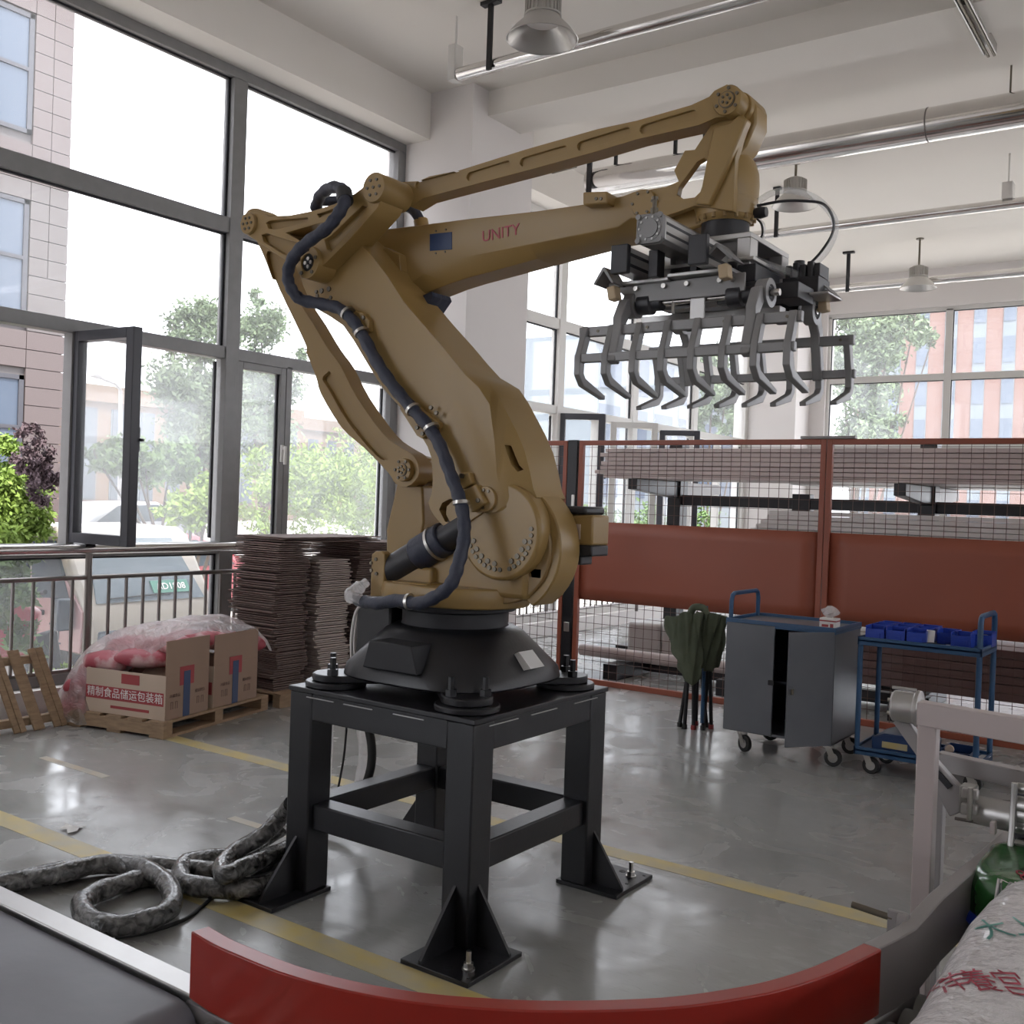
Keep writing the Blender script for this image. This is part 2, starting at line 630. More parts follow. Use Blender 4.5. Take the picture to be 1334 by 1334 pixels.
wl = struct('wall_left', MB().box(-6.68, -6.36, -7.2, 16.2, 0, 0.16), 'wall', smooth=0)
build('column', MB().box(-6.68, -5.67, 7.2, 8.15, 0, ZC), 'wall', wl, smooth=0)
build('column', MB().box(-6.68, -5.67, 15.5, 16.4, 0, ZC), 'wall', wl, smooth=0)
build('column', MB().box(-6.68, -5.67, -0.9, 0.0, 0, ZC), 'wall', wl, smooth=0)
wb = struct('wall_back', MB().box(-5.67, 7.6, 16.1, 16.45, 4.63, ZC), 'wall', smooth=0)
build('pier', MB().box(-5.67, -5.42, 16.1, 16.45, 0, 4.63), 'wall', wb, smooth=0)
build('sill', MB().box(-5.42, 7.6, 16.1, 16.45, 0, 0.2), 'wall', wb, smooth=0)
wr = struct('wall_right', MB().box(7.4, 7.7, -7.2, 16.4, 0, 2.6), 'wall', smooth=0)
build('header', MB().box(7.4, 7.7, -7.2, 16.4, 3.6, ZC), 'wall', wr, smooth=0)  # unseen wall; the open band below this is added to let daylight in
for y in (-7.2, -2.5, 2.2, 6.9, 11.6, 15.9):
    build('pier', MB().box(7.4, 7.7, y, y + 0.5, 2.6, 3.6), 'wall', wr, smooth=0)
wf = struct('wall_front', MB().box(-6.68, 7.7, -7.4, -7.1, 0, ZC), 'wall', smooth=0)


def window_bay(name, y0, y1, mulls, subs, frame, lower=True, dusty='glass_dusty'):
    """glazing in the plane x = XW from y0 to y1: transoms, mullions, half-mullions of the sash band, panes"""
    w = struct(name, MB().box(XW - 0.06, XW + 0.06, y0, y1, 4.70, 4.78), frame, bevel=0.004)
    for z0, z1 in ((0.16, 0.24), (1.02, 1.11), (2.53, 2.625), (3.50, 3.62)):
        build('transom', MB().box(XW - 0.055, XW + 0.05, y0, y1, z0, z1), frame, w, bevel=0.004)
    ys = [y0] + list(mulls) + [y1]
    for k, y in enumerate(ys):
        hw = 0.065 if 0 < k < len(ys) - 1 else 0.05
        yc = y + (0.05 if k == 0 else -0.05 if k == len(ys) - 1 else 0)
        build('mullion', MB().box(XW - 0.06, XW + 0.06, yc - hw, yc + hw, 0.16, 4.70), frame, w, bevel=0.004)
    for y in subs:
        build('mullion', MB().box(XW - 0.05, XW + 0.05, y - 0.03, y + 0.03, 1.1, 2.55), frame, w, bevel=0.003)
    for a, b in zip(ys[:-1], ys[1:]):
        for z0, z1, g in ((0.24, 1.02, 'glass'), (2.625, 3.5, 'glass'), (3.62, 4.70, 'glass')):
            build('pane', MB().box(XW - 0.004, XW + 0.004, a, b, z0, z1), g, w, smooth=0)
            # black strips stand in for the shade on one side and head of each opening
            build('shadow_strip', MB().box(XW - 0.01, XW + 0.012, b - 0.085, b - 0.065, z0, z1).box(XW - 0.01, XW + 0.012, a + 0.06, b - 0.06, z1 - 0.015, z1), 'black_matt', w, smooth=0)
    return w


def sash_pane(w, a, b, frame, dusty, z0=1.11, z1=2.53, fw=0.055, sash=True):
    if sash:
        build('sash', MB().box(XW - 0.02, XW + 0.045, a, a + fw, z0, z1).box(XW - 0.02, XW + 0.045, b - fw, b, z0, z1)
              .box(XW - 0.02, XW + 0.045, a + fw, b - fw, z0, z0 + fw).box(XW - 0.02, XW + 0.045, a + fw, b - fw, z1 - fw, z1), frame, w, bevel=0.003)
    build('pane', MB().box(XW - 0.004, XW + 0.004, a, b, z0, z1), dusty, w, smooth=0)
    build('shadow_strip', MB().box(XW - 0.01, XW + 0.014, b - fw - 0.018, b - fw, z0 + 0.03, z1 - 0.03), 'black_matt', w, smooth=0)  # black strip adds the shade along one stile


def handle(w, x, y, z, m):
    h = build('handle', MB().box(x, x + 0.022, y - 0.015, y + 0.015, z - 0.07, z + 0.07).box(x + 0.022, x + 0.045, y - 0.01, y + 0.01, z + 0.03, z + 0.055)
              .box(x + 0.04, x + 0.058, y - 0.011, y + 0.011, z - 0.09, z + 0.06), m, w, bevel=0.003)
    return h


w1 = window_bay('window_1', -0.05, 7.2, (1.33, 3.30, 5.27), (1.99, 3.96, 5.87), 'alu')
for a, b, s in ((0.0, 1.27, False), (1.40, 1.96, True), (2.02, 3.24, False), (3.99, 5.21, False), (5.335, 5.84, True), (5.90, 7.1, False)):
    sash_pane(w1, a, b, 'alu', 'glass_dusty', sash=s)
handle(w1, XW + 0.045, 5.81, 1.83, 'alu_white')
for z in (1.28, 2.36):
    build('hinge', MB().cyl((XW + 0.05, 5.30, z - 0.045), (XW + 0.05, 5.30, z + 0.045), 0.012, n=8), 'alu', w1)


def open_sash(parent, hx, hy, ex, ey, m, z0=1.12, z1=2.545, handle_side=1):
    """a casement standing open from its hinge (hx, hy) to its free edge (ex, ey)"""
    a, b = Vector((hx, hy, 0)), Vector((ex, ey, 0))
    d = (b - a).normalized()
    Z = lambda p, z: (p.x, p.y, z)
    f = 0.07
    mb = MB()
    for p in (a + d * f / 2, b - d * f / 2):
        mb.obox(Z(p, z0), Z(p, z1), f, 0.075, up=d)
    for z in (z0 + f / 2, z1 - f / 2):
        mb.obox(Z(a + d * f, z), Z(b - d * f, z), 0.075, f)
    s = build('open_sash', mb, m, parent, bevel=0.004)
    build('pane', MB().obox(Z(a + d * f, (z0 + z1) / 2), Z(b - d * f, (z0 + z1) / 2), 0.008, z1 - z0 - 2 * f), 'glass', s, smooth=0)
    n = d.cross(Vector((0, 0, 1)))
    p = b - d * 0.03 - n * 0.045 * handle_side
    build('handle', MB().obox(Z(p, 1.74), Z(p, 1.90), 0.028, 0.02, up=d).obox(Z(p, 1.82), Z(p + d * 0.055, 1.815), 0.02, 0.02), 'sash', s, bevel=0.003)
    return s


open_sash(w1, XW + 0.02, 3.98, -5.85, 4.02, 'sash')

w2 = window_bay('window_2', 8.15, 15.5, (10.0, 11.8, 13.6), (8.95, 10.9, 12.7, 14.5), 'alu_white')
for a, b in ((8.25, 8.92), (8.98, 9.94), (10.93, 11.74), (12.73, 13.54), (14.53, 15.4)):
    sash_pane(w2, a, b, 'alu_white', 'glass', sash=False)
for (u0, v0, u1, v1, m) in ((729, 541, 789, 540, 'sash'), (796, 550, 857, 552, 'alu_white'), (860, 561, 912, 562, 'sash')):
    p, q = at(u0, v0, z=2.54), at(u1, v1, z=2.54)
    if p.x < XW:
        p = at(u0, v0, x=XW + 0.03)
    open_sash(w2, p.x, p.y, q.x, q.y, m)

# glazing behind the camera side of the same wall, and the back windows
w4 = window_bay('window_4', -7.1, -0.9, (-5.0, -3.0), (), 'alu')
w3 = struct('window_3', MB().box(-5.42, 7.6, 16.15, 16.27, 4.57, 4.63), 'alu_white', bevel=0.004)
xs = [-5.42, -3.62, -1.82, -0.02, 1.78, 3.58, 5.38, 7.2]
for z0, z1 in ((0.2, 0.28), (1.02, 1.11), (2.53, 2.62), (3.54, 3.64)):
    build('transom', MB().box(-5.42, 7.5, 16.16, 16.26, z0, z1), 'alu_white', w3, bevel=0.004)
for x in xs:
    build('mullion', MB().box(x - 0.05, x + 0.05, 16.15, 16.27, 0.2, 4.6), 'alu_white', w3, bevel=0.004)
for a, b in zip(xs[:-1], xs[1:]):
    for z0, z1 in ((0.28, 1.02), (1.11, 2.53), (2.62, 3.54), (3.64, 4.57)):
        build('pane', MB().box(a, b, 16.20, 16.208, z0, z1), 'glass', w3, smooth=0)
        build('shadow_strip', MB().box(a + 0.05, a + 0.062, 16.17, 16.20, z0, z1).box(a + 0.05, b - 0.05, 16.17, 16.20, z1 - 0.012, z1), 'black_matt', w3, smooth=0)  # black strips put shade beside and above the pane


def guard_rail(label, y0, y1, x=-6.27, posts=()):
    t = thing('guard_rail', label, 'railing', (x, (y0 + y1) / 2, 0.16), 'balustrades along the window wall')
    build('top_rail', MB().cyl((x, y0, 1.085), (x, y1, 1.085), 0.034, n=14), 'steel', t)
    build('middle_rail', MB().cyl((x, y0, 0.895), (x, y1, 0.895), 0.016, n=8), 'steel_dark', t)
    build('bottom_rail', MB().cyl((x, y0, 0.285), (x, y1, 0.285), 0.016, n=8), 'steel_dark', t)
    y = y0 + 0.06
    first = None
    while y < y1 - 0.03:
        if first is None:
            first = build('baluster', MB().cyl((x, y, 0.285), (x, y, 0.895), 0.0115, n=8), 'steel_dark', t)
            yf = y
        else:
            again(first, (0, y - yf, 0))
        y += 0.1345
    for y in posts:
        build('post', MB().cyl((x, y, 0.16), (x, y, 1.06), 0.022, n=10), 'steel_dark', t)
    return t


guard_rail('stainless steel balustrade before the near window, beside the leaning wooden pallet', 0.05, 7.15, posts=(2.2, 3.99, 5.75, 7.0))
guard_rail('steel balustrade in the far bay, behind the orange fence', 8.2, 15.4, posts=(9.9, 11.7, 13.5, 15.2))
# ------------------------------------------------------------------ outside
M['ground'] = mat('outside_paving', (0.42, 0.40, 0.37), 0.9, var=(0.36, 0.34, 0.32), scale=1.5)
M['granite'] = mat('granite_tile', (0.093, 0.073, 0.072), 0.55, var=(0.105, 0.084, 0.083), scale=60, amt=0.8)
M['granite_pale'] = mat('granite_tile_pale', (0.105, 0.093, 0.092), 0.55, var=(0.093, 0.083, 0.083), scale=60)
M['tanwall'] = mat('tan_render', (0.133, 0.087, 0.059), 0.8, var=(0.147, 0.101, 0.073), scale=0.4)
M['pinkwall'] = mat('pink_brick', (0.151, 0.084, 0.070), 0.8, var=(0.166, 0.097, 0.081), scale=0.3)
M['bluewin'] = mat('blue_window', (0.064, 0.084, 0.120), 0.15, var=(0.088, 0.108, 0.144), scale=0.5)
M['darkwin'] = mat('far_window', (0.065, 0.077, 0.095), 0.25)
M['winframe'] = mat('far_window_frame', (0.050, 0.050, 0.060), 0.4)
M['panelblue'] = mat('blue_panel_far', (0.112, 0.135, 0.158), 0.5, var=(0.135, 0.158, 0.180), scale=0.3)
M['bark'] = mat('bark', (0.060, 0.045, 0.035), 0.9)
M['leaf'] = mat('leaf_mid', (0.082, 0.142, 0.042), 0.7, var=(0.114, 0.190, 0.057), scale=2)
M['leaf_far'] = mat('leaf_far', (0.095, 0.137, 0.070), 0.7, var=(0.123, 0.171, 0.085), scale=2)
M['leaf_bright'] = mat('leaf_bright', (0.152, 0.237, 0.038), 0.7, var=(0.228, 0.314, 0.057), scale=3)
M['leaf_purple'] = mat('leaf_purple', (0.104, 0.070, 0.082), 0.7, var=(0.142, 0.095, 0.104), scale=4)
M['car_white'] = mat('car_white', (0.275, 0.275, 0.280), 0.3, coat=0.5)
M['car_red'] = mat('car_red', (0.250, 0.035, 0.045), 0.35, coat=0.4)
M['cream'] = mat('truck_cream', (0.280, 0.245, 0.200), 0.4, coat=0.3)
M['truckpink'] = mat('truck_pink', (0.250, 0.130, 0.125), 0.4, coat=0.3)
M['carglass'] = mat('car_glass', (0.025, 0.037, 0.050), 0.12)
M['windscreen'] = mat('windscreen', (0.080, 0.107, 0.125), 0.2, var=(0.120, 0.145, 0.160), scale=3)
M['plate'] = mat('plate_green', (0.060, 0.210, 0.150), 0.4)
GZ = -0.5
g = struct('ground', MB().box(-120, -6.68, -40, 140, GZ - 0.3, GZ).box(-6.68, 60, 16.46, 140, GZ - 0.3, GZ), 'ground', smooth=0)
build('road', MB().box(-60, -17, -20, 100, GZ, GZ + 0.45), 'ground', g, smooth=0)

# the stone-clad neighbour: slabs built one by one where the window shows them
t = thing('office_building', 'granite clad office building close outside the near window', 'building', (-20, 0, GZ))
build('body', MB().box(-24, -16.06, -12, 9.6, GZ, 12.5), 'granite_pale', t, smooth=0)
rows = []
z = GZ
while z < 11.8:
    rows.append(z)
    z += 0.298
for z in rows:
    zc = z + 0.15
    low = zc < 5.0
    m = 'granite_pale' if 4.0 < zc < 6.3 else 'granite'
    segs = [(8.96, 9.62)] if low else [(8.96, 9.28), (9.28, 9.62)]
    win = any(a < zc < b for a, b in ((1.45, 3.25), (4.05, 6.05), (7.1, 9.0)))
    if not win:
        segs += [(8.3, 8.96), (7.64, 8.3), (6.98, 7.64)]
    for a, b in segs:
        build('stone_slab', MB().box(-16.06, -16.0, a + 0.006, b - 0.006, z + 0.006, z + 0.292), m, t, smooth=0)
for z0, z1 in ((1.45, 3.25), (4.05, 6.05), (7.1, 9.0)):
    w = build('window', MB().box(-16.04, -16.0, 6.98, 8.94, z0, z0 + 0.07).box(-16.04, -16.0, 6.98, 8.94, z1 - 0.07, z1).box(-16.04, -16.0, 8.86, 8.94, z0, z1)
              .box(-16.04, -16.0, 6.98, 8.86, z0 + (z1 - z0) * 0.52, z0 + (z1 - z0) * 0.52 + 0.06).box(-16.04, -16.0, 8.22, 8.28, z0, z0 + (z1 - z0) * 0.52)
              .box(-16.04, -16.0, 7.6, 7.66, z0, z1), 'winframe', t, smooth=0)
    build('pane', MB().box(-16.05, -16.03, 6.98, 8.94, z0, z1), 'bluewin', w, smooth=0)


def far_block(label, face, const, a0, a1, z1, wallm, winm, cols, floors, cw, z0w, fh, wh, depth=12, frame='winframe', pier=None):
    """a far building with each window its own part; face 'x' looks to +x, face 'y' looks to -y"""
    loc = (const, (a0 + a1) / 2, GZ) if face == 'x' else ((a0 + a1) / 2, const, GZ)
    t = thing('far_building', label, 'building', loc)
    def slab(d0, d1, s0, s1, zz0, zz1):
        return MB().box(const - d1, const - d0, s0, s1, zz0, zz1) if face == 'x' else MB().box(s0, s1, const + d0, const + d1, zz0, zz1)
    build('body', slab(0, depth, a0, a1, GZ, z1), wallm, t, smooth=0)
    build('parapet', slab(-0.25, 0.4, a0, a1, z1 - 0.5, z1 + 0.3), wallm, t, smooth=0)
    first = None
    sp = (a1 - a0) / cols
    for k in range(cols):
        s = a0 + (k + 0.5) * sp
        strip = build('window_strip', slab(-0.05, 0.02, s - cw / 2, s + cw / 2, z0w, z0w + fh * (floors - 1) + wh), 'panelblue', t, smooth=0)
        for fl_ in range(floors):
            zz = z0w + fl_ * fh
            build('window', slab(-0.1, 0.0, s - cw / 2 + 0.05, s + cw / 2 - 0.05, zz, zz + wh), winm, strip, smooth=0)
    return t


tb = far_block('tan low building in the distance, seen through the open casement', 'x', -45.0, 27.6, 42.0, 6.1, 'tanwall', 'darkwin', 9, 2, 0.85, 0.9, 2.7, 1.7)
far_block('tan low building in the distance, behind the bright green hedge', 'x', -52.0, 47.0, 75.0, 6.4, 'tanwall', 'darkwin', 16, 2, 0.9, 0.9, 2.7, 1.7)
pb = far_block('pink gabled block with a roof sign beside the granite building', 'x', -60.0, 30.5, 37.2, 7.0, 'pinkwall', 'bluewin', 4, 2, 0.9, 1.2, 2.7, 1.7)
lettering('roof_sign', '子', 1.5, 'black_matt', pb, (-59.6, 36.2, 8.0), (0, 1, 0), (0, 0, 1), 0.2)
pkb = far_block('pink brick building with blue window strips, seen through the back window', 'y', 75.0, -23.1, 10.0, 22.0, 'pinkwall', 'bluewin', 18, 7, 0.8, 1.0, 2.75, 1.75)
far_block('pale blue glazed building, seen through the far left windows', 'x', -30.0, 50.0, 84.0, 11.2, 'panelblue', 'bluewin', 10, 3, 2.5, 2.0, 3.1, 2.2)
ac = build('air_conditioner', MB().box(-11.45, -10.75, 74.55, 74.95, 8.15, 8.75), 'paper', pkb, bevel=0.02)
build('fan_grille', MB().lathe([(0.22, -0.03), (0.22, 0.0)], (-11.2, 74.55, 8.45), 'y', 16), 'winframe', ac)


def foliage(mb, c, r, n, size, rnd):
    """n leaves scattered near the surface of clumps inside the ellipsoid"""
    cl = []
    for _ in range(max(5, n // 90)):
        while True:
            p = Vector((rnd.uniform(-1, 1), rnd.uniform(-1, 1), rnd.uniform(-1, 1)))
            if p.length < 1:
                break
        cl.append(Vector((c[0] + p.x * r[0] * 0.8, c[1] + p.y * r[1] * 0.8, c[2] + p.z * r[2] * 0.8)))
    for _ in range(n):
        q = rnd.choice(cl)
        d = Vector((rnd.gauss(0, 1), rnd.gauss(0, 1), rnd.gauss(0, 1))) * 0.16
        p = q + Vector((d.x * r[0], d.y * r[1], d.z * r[2]))
        a = Vector((rnd.uniform(-1, 1), rnd.uniform(-1, 1), rnd.uniform(-1, 1))).normalized()
        b = a.cross(Vector((rnd.uniform(-1, 1), rnd.uniform(-1, 1), rnd.uniform(-1, 1)))).normalized()
        s = size * rnd.uniform(0.6, 1.3)
        n0 = len(mb.v)
        mb.v += [tuple(p - a * s), tuple(p - b * s * 0.42), tuple(p + a * s), tuple(p + b * s * 0.42)]
        mb.f.append((n0, n0 + 1, n0 + 2, n0 + 3))


def plant(name, label, cat, base, blobs, n, size, leaf, trunk=True, group=None, seed=1):
    rnd = random.Random(seed)
    t = thing(name, label, cat, base, group)
    mb, tr = MB(), MB()
    tot = sum(b[1][0] * b[1][1] * b[1][2] for b in blobs)
    for c, r in blobs:
        foliage(mb, c, r, max(60, int(n * r[0] * r[1] * r[2] / tot)), size, rnd)
        if trunk:
            mid = (Vector(base) + Vector(c)) / 2 + Vector((rnd.uniform(-.15, .15), rnd.uniform(-.15, .15), 0))
            k = max(0.025, 0.035 * max(r))
            tr.tube(smooth_path([base, mid, c, Vector(c) + Vector((0, 0, r[2] * 0.6))], 3), [k * 1.6 - k * 1.3 * i / 9 for i in range(10)], 6)
    if trunk:
        build('trunk', tr, 'bark', t)
    build('foliage', mb, leaf, t, smooth=0, kind='stuff')
    return t


def P(u, v, x):
    return at(u, v, x=x)


def blobs(x, lst):
    """lst: (u, v, radius in photo pixels) at the wall-parallel distance x"""
    out = []
    for u, v, rp in lst:
        c = at(u, v, x=x)
        d = (c - EYE).dot(_f)
        r = rp * d / FPX
        out.append((tuple(c), (r, r, r * 0.95)))
    return out


def base_of(x, u, v):
    c = at(u, v, x=x)
    return (c.x, c.y, GZ + 0.45 if x < -17 else GZ)


plant('tree', 'tall grey-green tree outside, right of the open casement', 'tree', base_of(-21, 262, 640),
      blobs(-21, [(262, 430, 45), (235, 500, 48), (285, 520, 48), (255, 570, 52), (265, 400, 20), (225, 440, 22), (300, 440, 25)]), 16000, 0.075, 'leaf_far', seed=3)
plant('tree', 'tall tree outside behind the curved robot link, close to the window mullion', 'tree', base_of(-22, 345, 650),
      blobs(-22, [(340, 430, 40), (330, 490, 45), (365, 500, 35), (345, 560, 45), (335, 390, 18), (385, 470, 20)]), 13000, 0.075, 'leaf_far', seed=5)
plant('tree', 'low spreading tree outside behind the open casement', 'tree', base_of(-19, 215, 700),
      blobs(-19, [(150, 600, 32), (190, 610, 32), (225, 600, 34), (170, 585, 22), (125, 595, 20)]), 6000, 0.085, 'leaf', seed=7)
plant('bush', 'sunlit leafy bush outside in front of the spreading tree', 'bush', base_of(-12.2, 250, 700),
      blobs(-12.2, [(250, 660, 34), (275, 640, 25), (225, 668, 22), (285, 680, 20)]), 3600, 0.055, 'leaf_bright', seed=9)
plant('hedge', 'bright green hedge outside the window, right of the grey-green tree', 'hedge', base_of(-14, 430, 720),
      blobs(-14, [(335, 620, 42), (390, 630, 55), (440, 610, 58), (490, 620, 55), (420, 670, 50), (340, 670, 38), (480, 680, 45), (550, 620, 50)]), 17000, 0.05, 'leaf_bright', trunk=False, seed=11)
plant('bush', 'bright green bush outside at the foot of the granite building', 'bush', base_of(-9.6, 20, 760),
      blobs(-9.6, [(15, 640, 50), (30, 680, 38), (-20, 680, 60), (10, 590, 28), (50, 690, 18)]), 11000, 0.034, 'leaf_bright', trunk=False, seed=13)
plant('shrub', 'purple-leaved shrub outside against the granite building', 'shrub', base_of(-8.95, 55, 720),
      blobs(-8.95, [(52, 590, 24), (62, 610, 22), (40, 565, 18), (45, 625, 22), (60, 640, 22), (35, 600, 20)]), 3600, 0.026, 'leaf_purple', trunk=False, seed=15)
plant('bush', 'leafy weed growing under the rail beside the pink truck', 'bush', base_of(-7.15, 15, 800),
      blobs(-7.15, [(10, 760, 42), (25, 830, 35), (35, 730, 22), (-10, 800, 40)]), 1300, 0.045, 'leaf', trunk=False, seed=17)
plant('bush', 'yellow-green ground cover below the pink truck', 'bush', base_of(-7.3, 90, 900),
      blobs(-7.3, [(75, 880, 14), (100, 872, 14), (55, 885, 14)]), 420, 0.04, 'leaf_bright', trunk=False, seed=18)
plant('bush', 'green bush outside the far bay, beside the column', 'bush', base_of(-11, 700, 760),
      blobs(-11, [(700, 640, 35), (715, 610, 24), (690, 680, 40), (740, 670, 35)]), 4200, 0.065, 'leaf_bright', seed=19)
plant('hedge', 'hedge outside the far left windows, behind the steel racks', 'hedge', base_of(-11, 860, 760),
      blobs(-11, [(800, 690, 40), (850, 690, 40), (900, 700, 45)]), 4200, 0.075, 'leaf', seed=21)


def plant_y(y, *a, **k):
    global at
    lst = k.pop('lst')
    out = []
    for u, v, rp in lst:
        c = at(u, v, y=y)
        r = rp * (c - EYE).dot(_f) / FPX
        out.append((tuple(c), (r, r, r)))
    c = Vector(out[0][0])
    plant(*a, base=(c.x, c.y, GZ), blobs=out, **k)


plant_y(34, 'tree', 'leafy tree outside the left end of the back window', 'tree', n=14000, size=0.10, leaf='leaf_far', seed=23,
        lst=[(1125, 450, 52), (1160, 440, 45), (1100, 500, 40), (1140, 520, 42), (1190, 425, 32), (1125, 560, 45), (1215, 440, 20), (1090, 430, 25), (1160, 560, 30)])
plant_y(38, 'tree', 'tree outside the last far left window, in front of the pale blue building', 'tree', n=5500, size=0.12, leaf='leaf_far', seed=25,
        lst=[(930, 470, 30), (945, 520, 32), (960, 555, 25), (915, 545, 22)])

# ---- vehicles
t = thing('mini_truck', 'cream fronted pink mini truck parked outside the near window', 'truck', (-9.7, 6.5, GZ))
side = [(-9.02, GZ + 0.35), (-9.0, 0.15), (-9.06, 0.30), (-9.55, 1.02), (-9.7, 1.09), (-10.7, 1.1), (-10.8, 0.9), (-10.85, GZ + 0.35)]
build('cab', MB().loft([(side, 5.76), (side, 7.28)]), 'cream', t, bevel=0.05)
build('side_panel', MB().prism([(-9.12, GZ + 0.38), (-9.1, 0.28), (-9.45, 0.62), (-10.75, 0.62), (-10.8, GZ + 0.38)], 5.735, 5.765), 'truckpink', t, bevel=0.01)
build('side_window', MB().prism([(-9.32, 0.40), (-9.62, 0.95), (-10.0, 0.97), (-10.0, 0.36)], 5.73, 5.765), 'carglass', t)
build('side_window', MB().prism([(-10.08, 0.36), (-10.08, 0.97), (-10.65, 0.97), (-10.65, 0.30)], 5.73, 5.765), 'carglass', t)
ws = [(5.88, 0.36), (7.16, 0.36), (7.02, 0.98), (6.02, 0.98)]
def wx(z, d):
    return -9.06 - (z - 0.30) / 0.72 * 0.49 + d
build('windscreen', MB().add([(wx(z, 0.02), y, z) for y, z in ws] + [(wx(z, -0.02), y, z) for y, z in ws], [(0, 1, 2, 3), (7, 6, 5, 4), (0, 4, 5, 1), (1, 5, 6, 2), (2, 6, 7, 3), (3, 7, 4, 0)]), 'windscreen', t, smooth=0)
build('wiper', MB().obox((wx(0.40, 0.04), 6.0, 0.40), (wx(0.42, 0.04), 6.75, 0.42), 0.015, 0.015), 'black_matt', t, smooth=0)
pl = build('number_plate', MB().add([(wx(z, 0.04), y, z) for y, z in ((6.55, 0.43), (7.0, 0.43), (7.0, 0.55), (6.55, 0.55))] + [(wx(z, 0.025), y, z) for y, z in ((6.55, 0.43), (7.0, 0.43), (7.0, 0.55), (6.55, 0.55))],
           [(0, 1, 2, 3), (7, 6, 5, 4), (0, 4, 5, 1), (1, 5, 6, 2), (2, 6, 7, 3), (3, 7, 4, 0)]), 'plate', t, smooth=0)
lettering('plate_text', 'AD1808', 0.105, 'print_white', pl, (wx(0.49, 0.046), 6.775, 0.49), (0, 1, 0), (-0.56, 0, 0.83), 0.004)
build('mirror', MB().box(-9.35, -9.2, 5.55, 5.72, 0.1, 0.42), 'carglass', t, bevel=0.03)
build('headlamp', MB().box(-9.03, -8.99, 5.85, 6.1, -0.02, 0.1), 'carglass', t, bevel=0.02)
build('headlamp', MB().box(-9.03, -8.99, 6.95, 7.2, -0.02, 0.1), 'carglass', t, bevel=0.02)
build('bumper', MB().box(-9.05, -8.93, 5.74, 7.3, GZ + 0.2, GZ + 0.38), 'cream', t, bevel=0.03)
build('door_handle', MB().box(-9.95, -9.75, 5.70, 5.74, 0.2, 0.25), 'black_matt', t, bevel=0.01)
build('cargo_bed', MB().box(-12.6, -10.9, 5.76, 7.28, GZ + 0.3, 0.15), 'truckpink', t, bevel=0.03)
for x in (-9.55, -11.9):
    for y0, y1 in ((5.74, 5.92), (7.12, 7.3)):
        build('wheel', MB().cyl((x, y0, GZ + 0.27), (x, y1, GZ + 0.27), 0.27), 'rubber', t, bevel=0.03)
lettering('side_mark', '亘', 0.24, 'carglass', t, (-9.55, 5.73, 0.02), (1, 0, 0), (0, 0, 1), 0.004)


def car(label, m, x, y, z0, L=4.4, rot=0.0):
    t = thing('car', label, 'car', (x, y, z0))
    prof = [(-L / 2, 0.25), (-L / 2, 0.72), (-L / 2 + 0.9, 0.85), (-L / 2 + 1.6, 1.36), (L / 2 - 1.5, 1.42), (L / 2 - 0.35, 0.95), (L / 2, 0.85), (L / 2, 0.25)]
    build('body', MB().loft([([(y + a, z0 + b) for a, b in prof], x - 0.85), ([(y + a, z0 + b) for a, b in prof], x + 0.85)], 'x'), m, t, bevel=0.12)
    wp = [(-L / 2 + 1.1, 0.88), (-L / 2 + 1.7, 1.30), (L / 2 - 1.55, 1.34), (L / 2 - 0.75, 0.93)]
    build('side_window', MB().loft([([(y + a, z0 + b) for a, b in wp], x + 0.84), ([(y + a, z0 + b) for a, b in wp], x + 0.865)], 'x'), 'carglass', t)
    for s in (-1, 1):
        for w in (-1, 1):
            build('wheel', MB().cyl((x + s * 0.66, y + w * 1.35, z0 + 0.32), (x + s * 0.88, y + w * 1.35, z0 + 0.32), 0.32), 'rubber', t)
    return t


car('white car parked on the road behind the open casement', 'car_white', -24, 16.0, -0.25)
car('red car seen low behind the window, right of the open casement', 'car_red', -14.5, 10.3, -0.62, 3.6)
lp = thing('street_lamp', 'curved grey street lamp outside behind the open casement', 'street lamp', (-30, 20.9, GZ))
a0 = at(158, 640, x=-30); a0.z = GZ + 0.45
build('pole', MB().tube([a0, at(157, 508, x=-30), at(150, 500, x=-30), at(122, 489, x=-30)], [0.09, 0.06, 0.05, 0.05], 8), 'alu', lp)
build('lamp_head', MB().obox(at(130, 492, x=-30), at(120, 488, x=-30), 0.3, 0.12), 'alu', lp, bevel=0.03)
rb = thing('scooter', 'red scooter standing beyond the rail, left of the truck', 'scooter', (-7.9, 4.35, GZ))
build('fairing', MB().loft([([(4.1, 0.15), (4.5, 0.1), (4.6, 0.5), (4.3, 0.62), (4.05, 0.55)], -8.0), ([(4.1, 0.15), (4.5, 0.1), (4.6, 0.5), (4.3, 0.62), (4.05, 0.55)], -7.8)], 'x'), 'car_red', rb, bevel=0.05)
build('wheel', MB().lathe([(0.24, -0.06), (0.26, 0.0), (0.24, 0.06)], (-7.9, 4.8, GZ + 0.26), 'x', 20), 'rubber', rb)
build('wheel', MB().lathe([(0.24, -0.06), (0.26, 0.0), (0.24, 0.06)], (-7.9, 3.7, GZ + 0.26), 'x', 20), 'rubber', rb)
build('leg_shield', MB().obox((-7.9, 4.6, 0.3), (-7.9, 4.7, -0.2), 0.3, 0.06), 'black_matt', rb, bevel=0.02)
build('handlebar', MB().tube([(-8.15, 4.5, 0.66), (-7.9, 4.56, 0.62), (-7.65, 4.5, 0.66)], 0.018, 8), 'black_matt', rb)
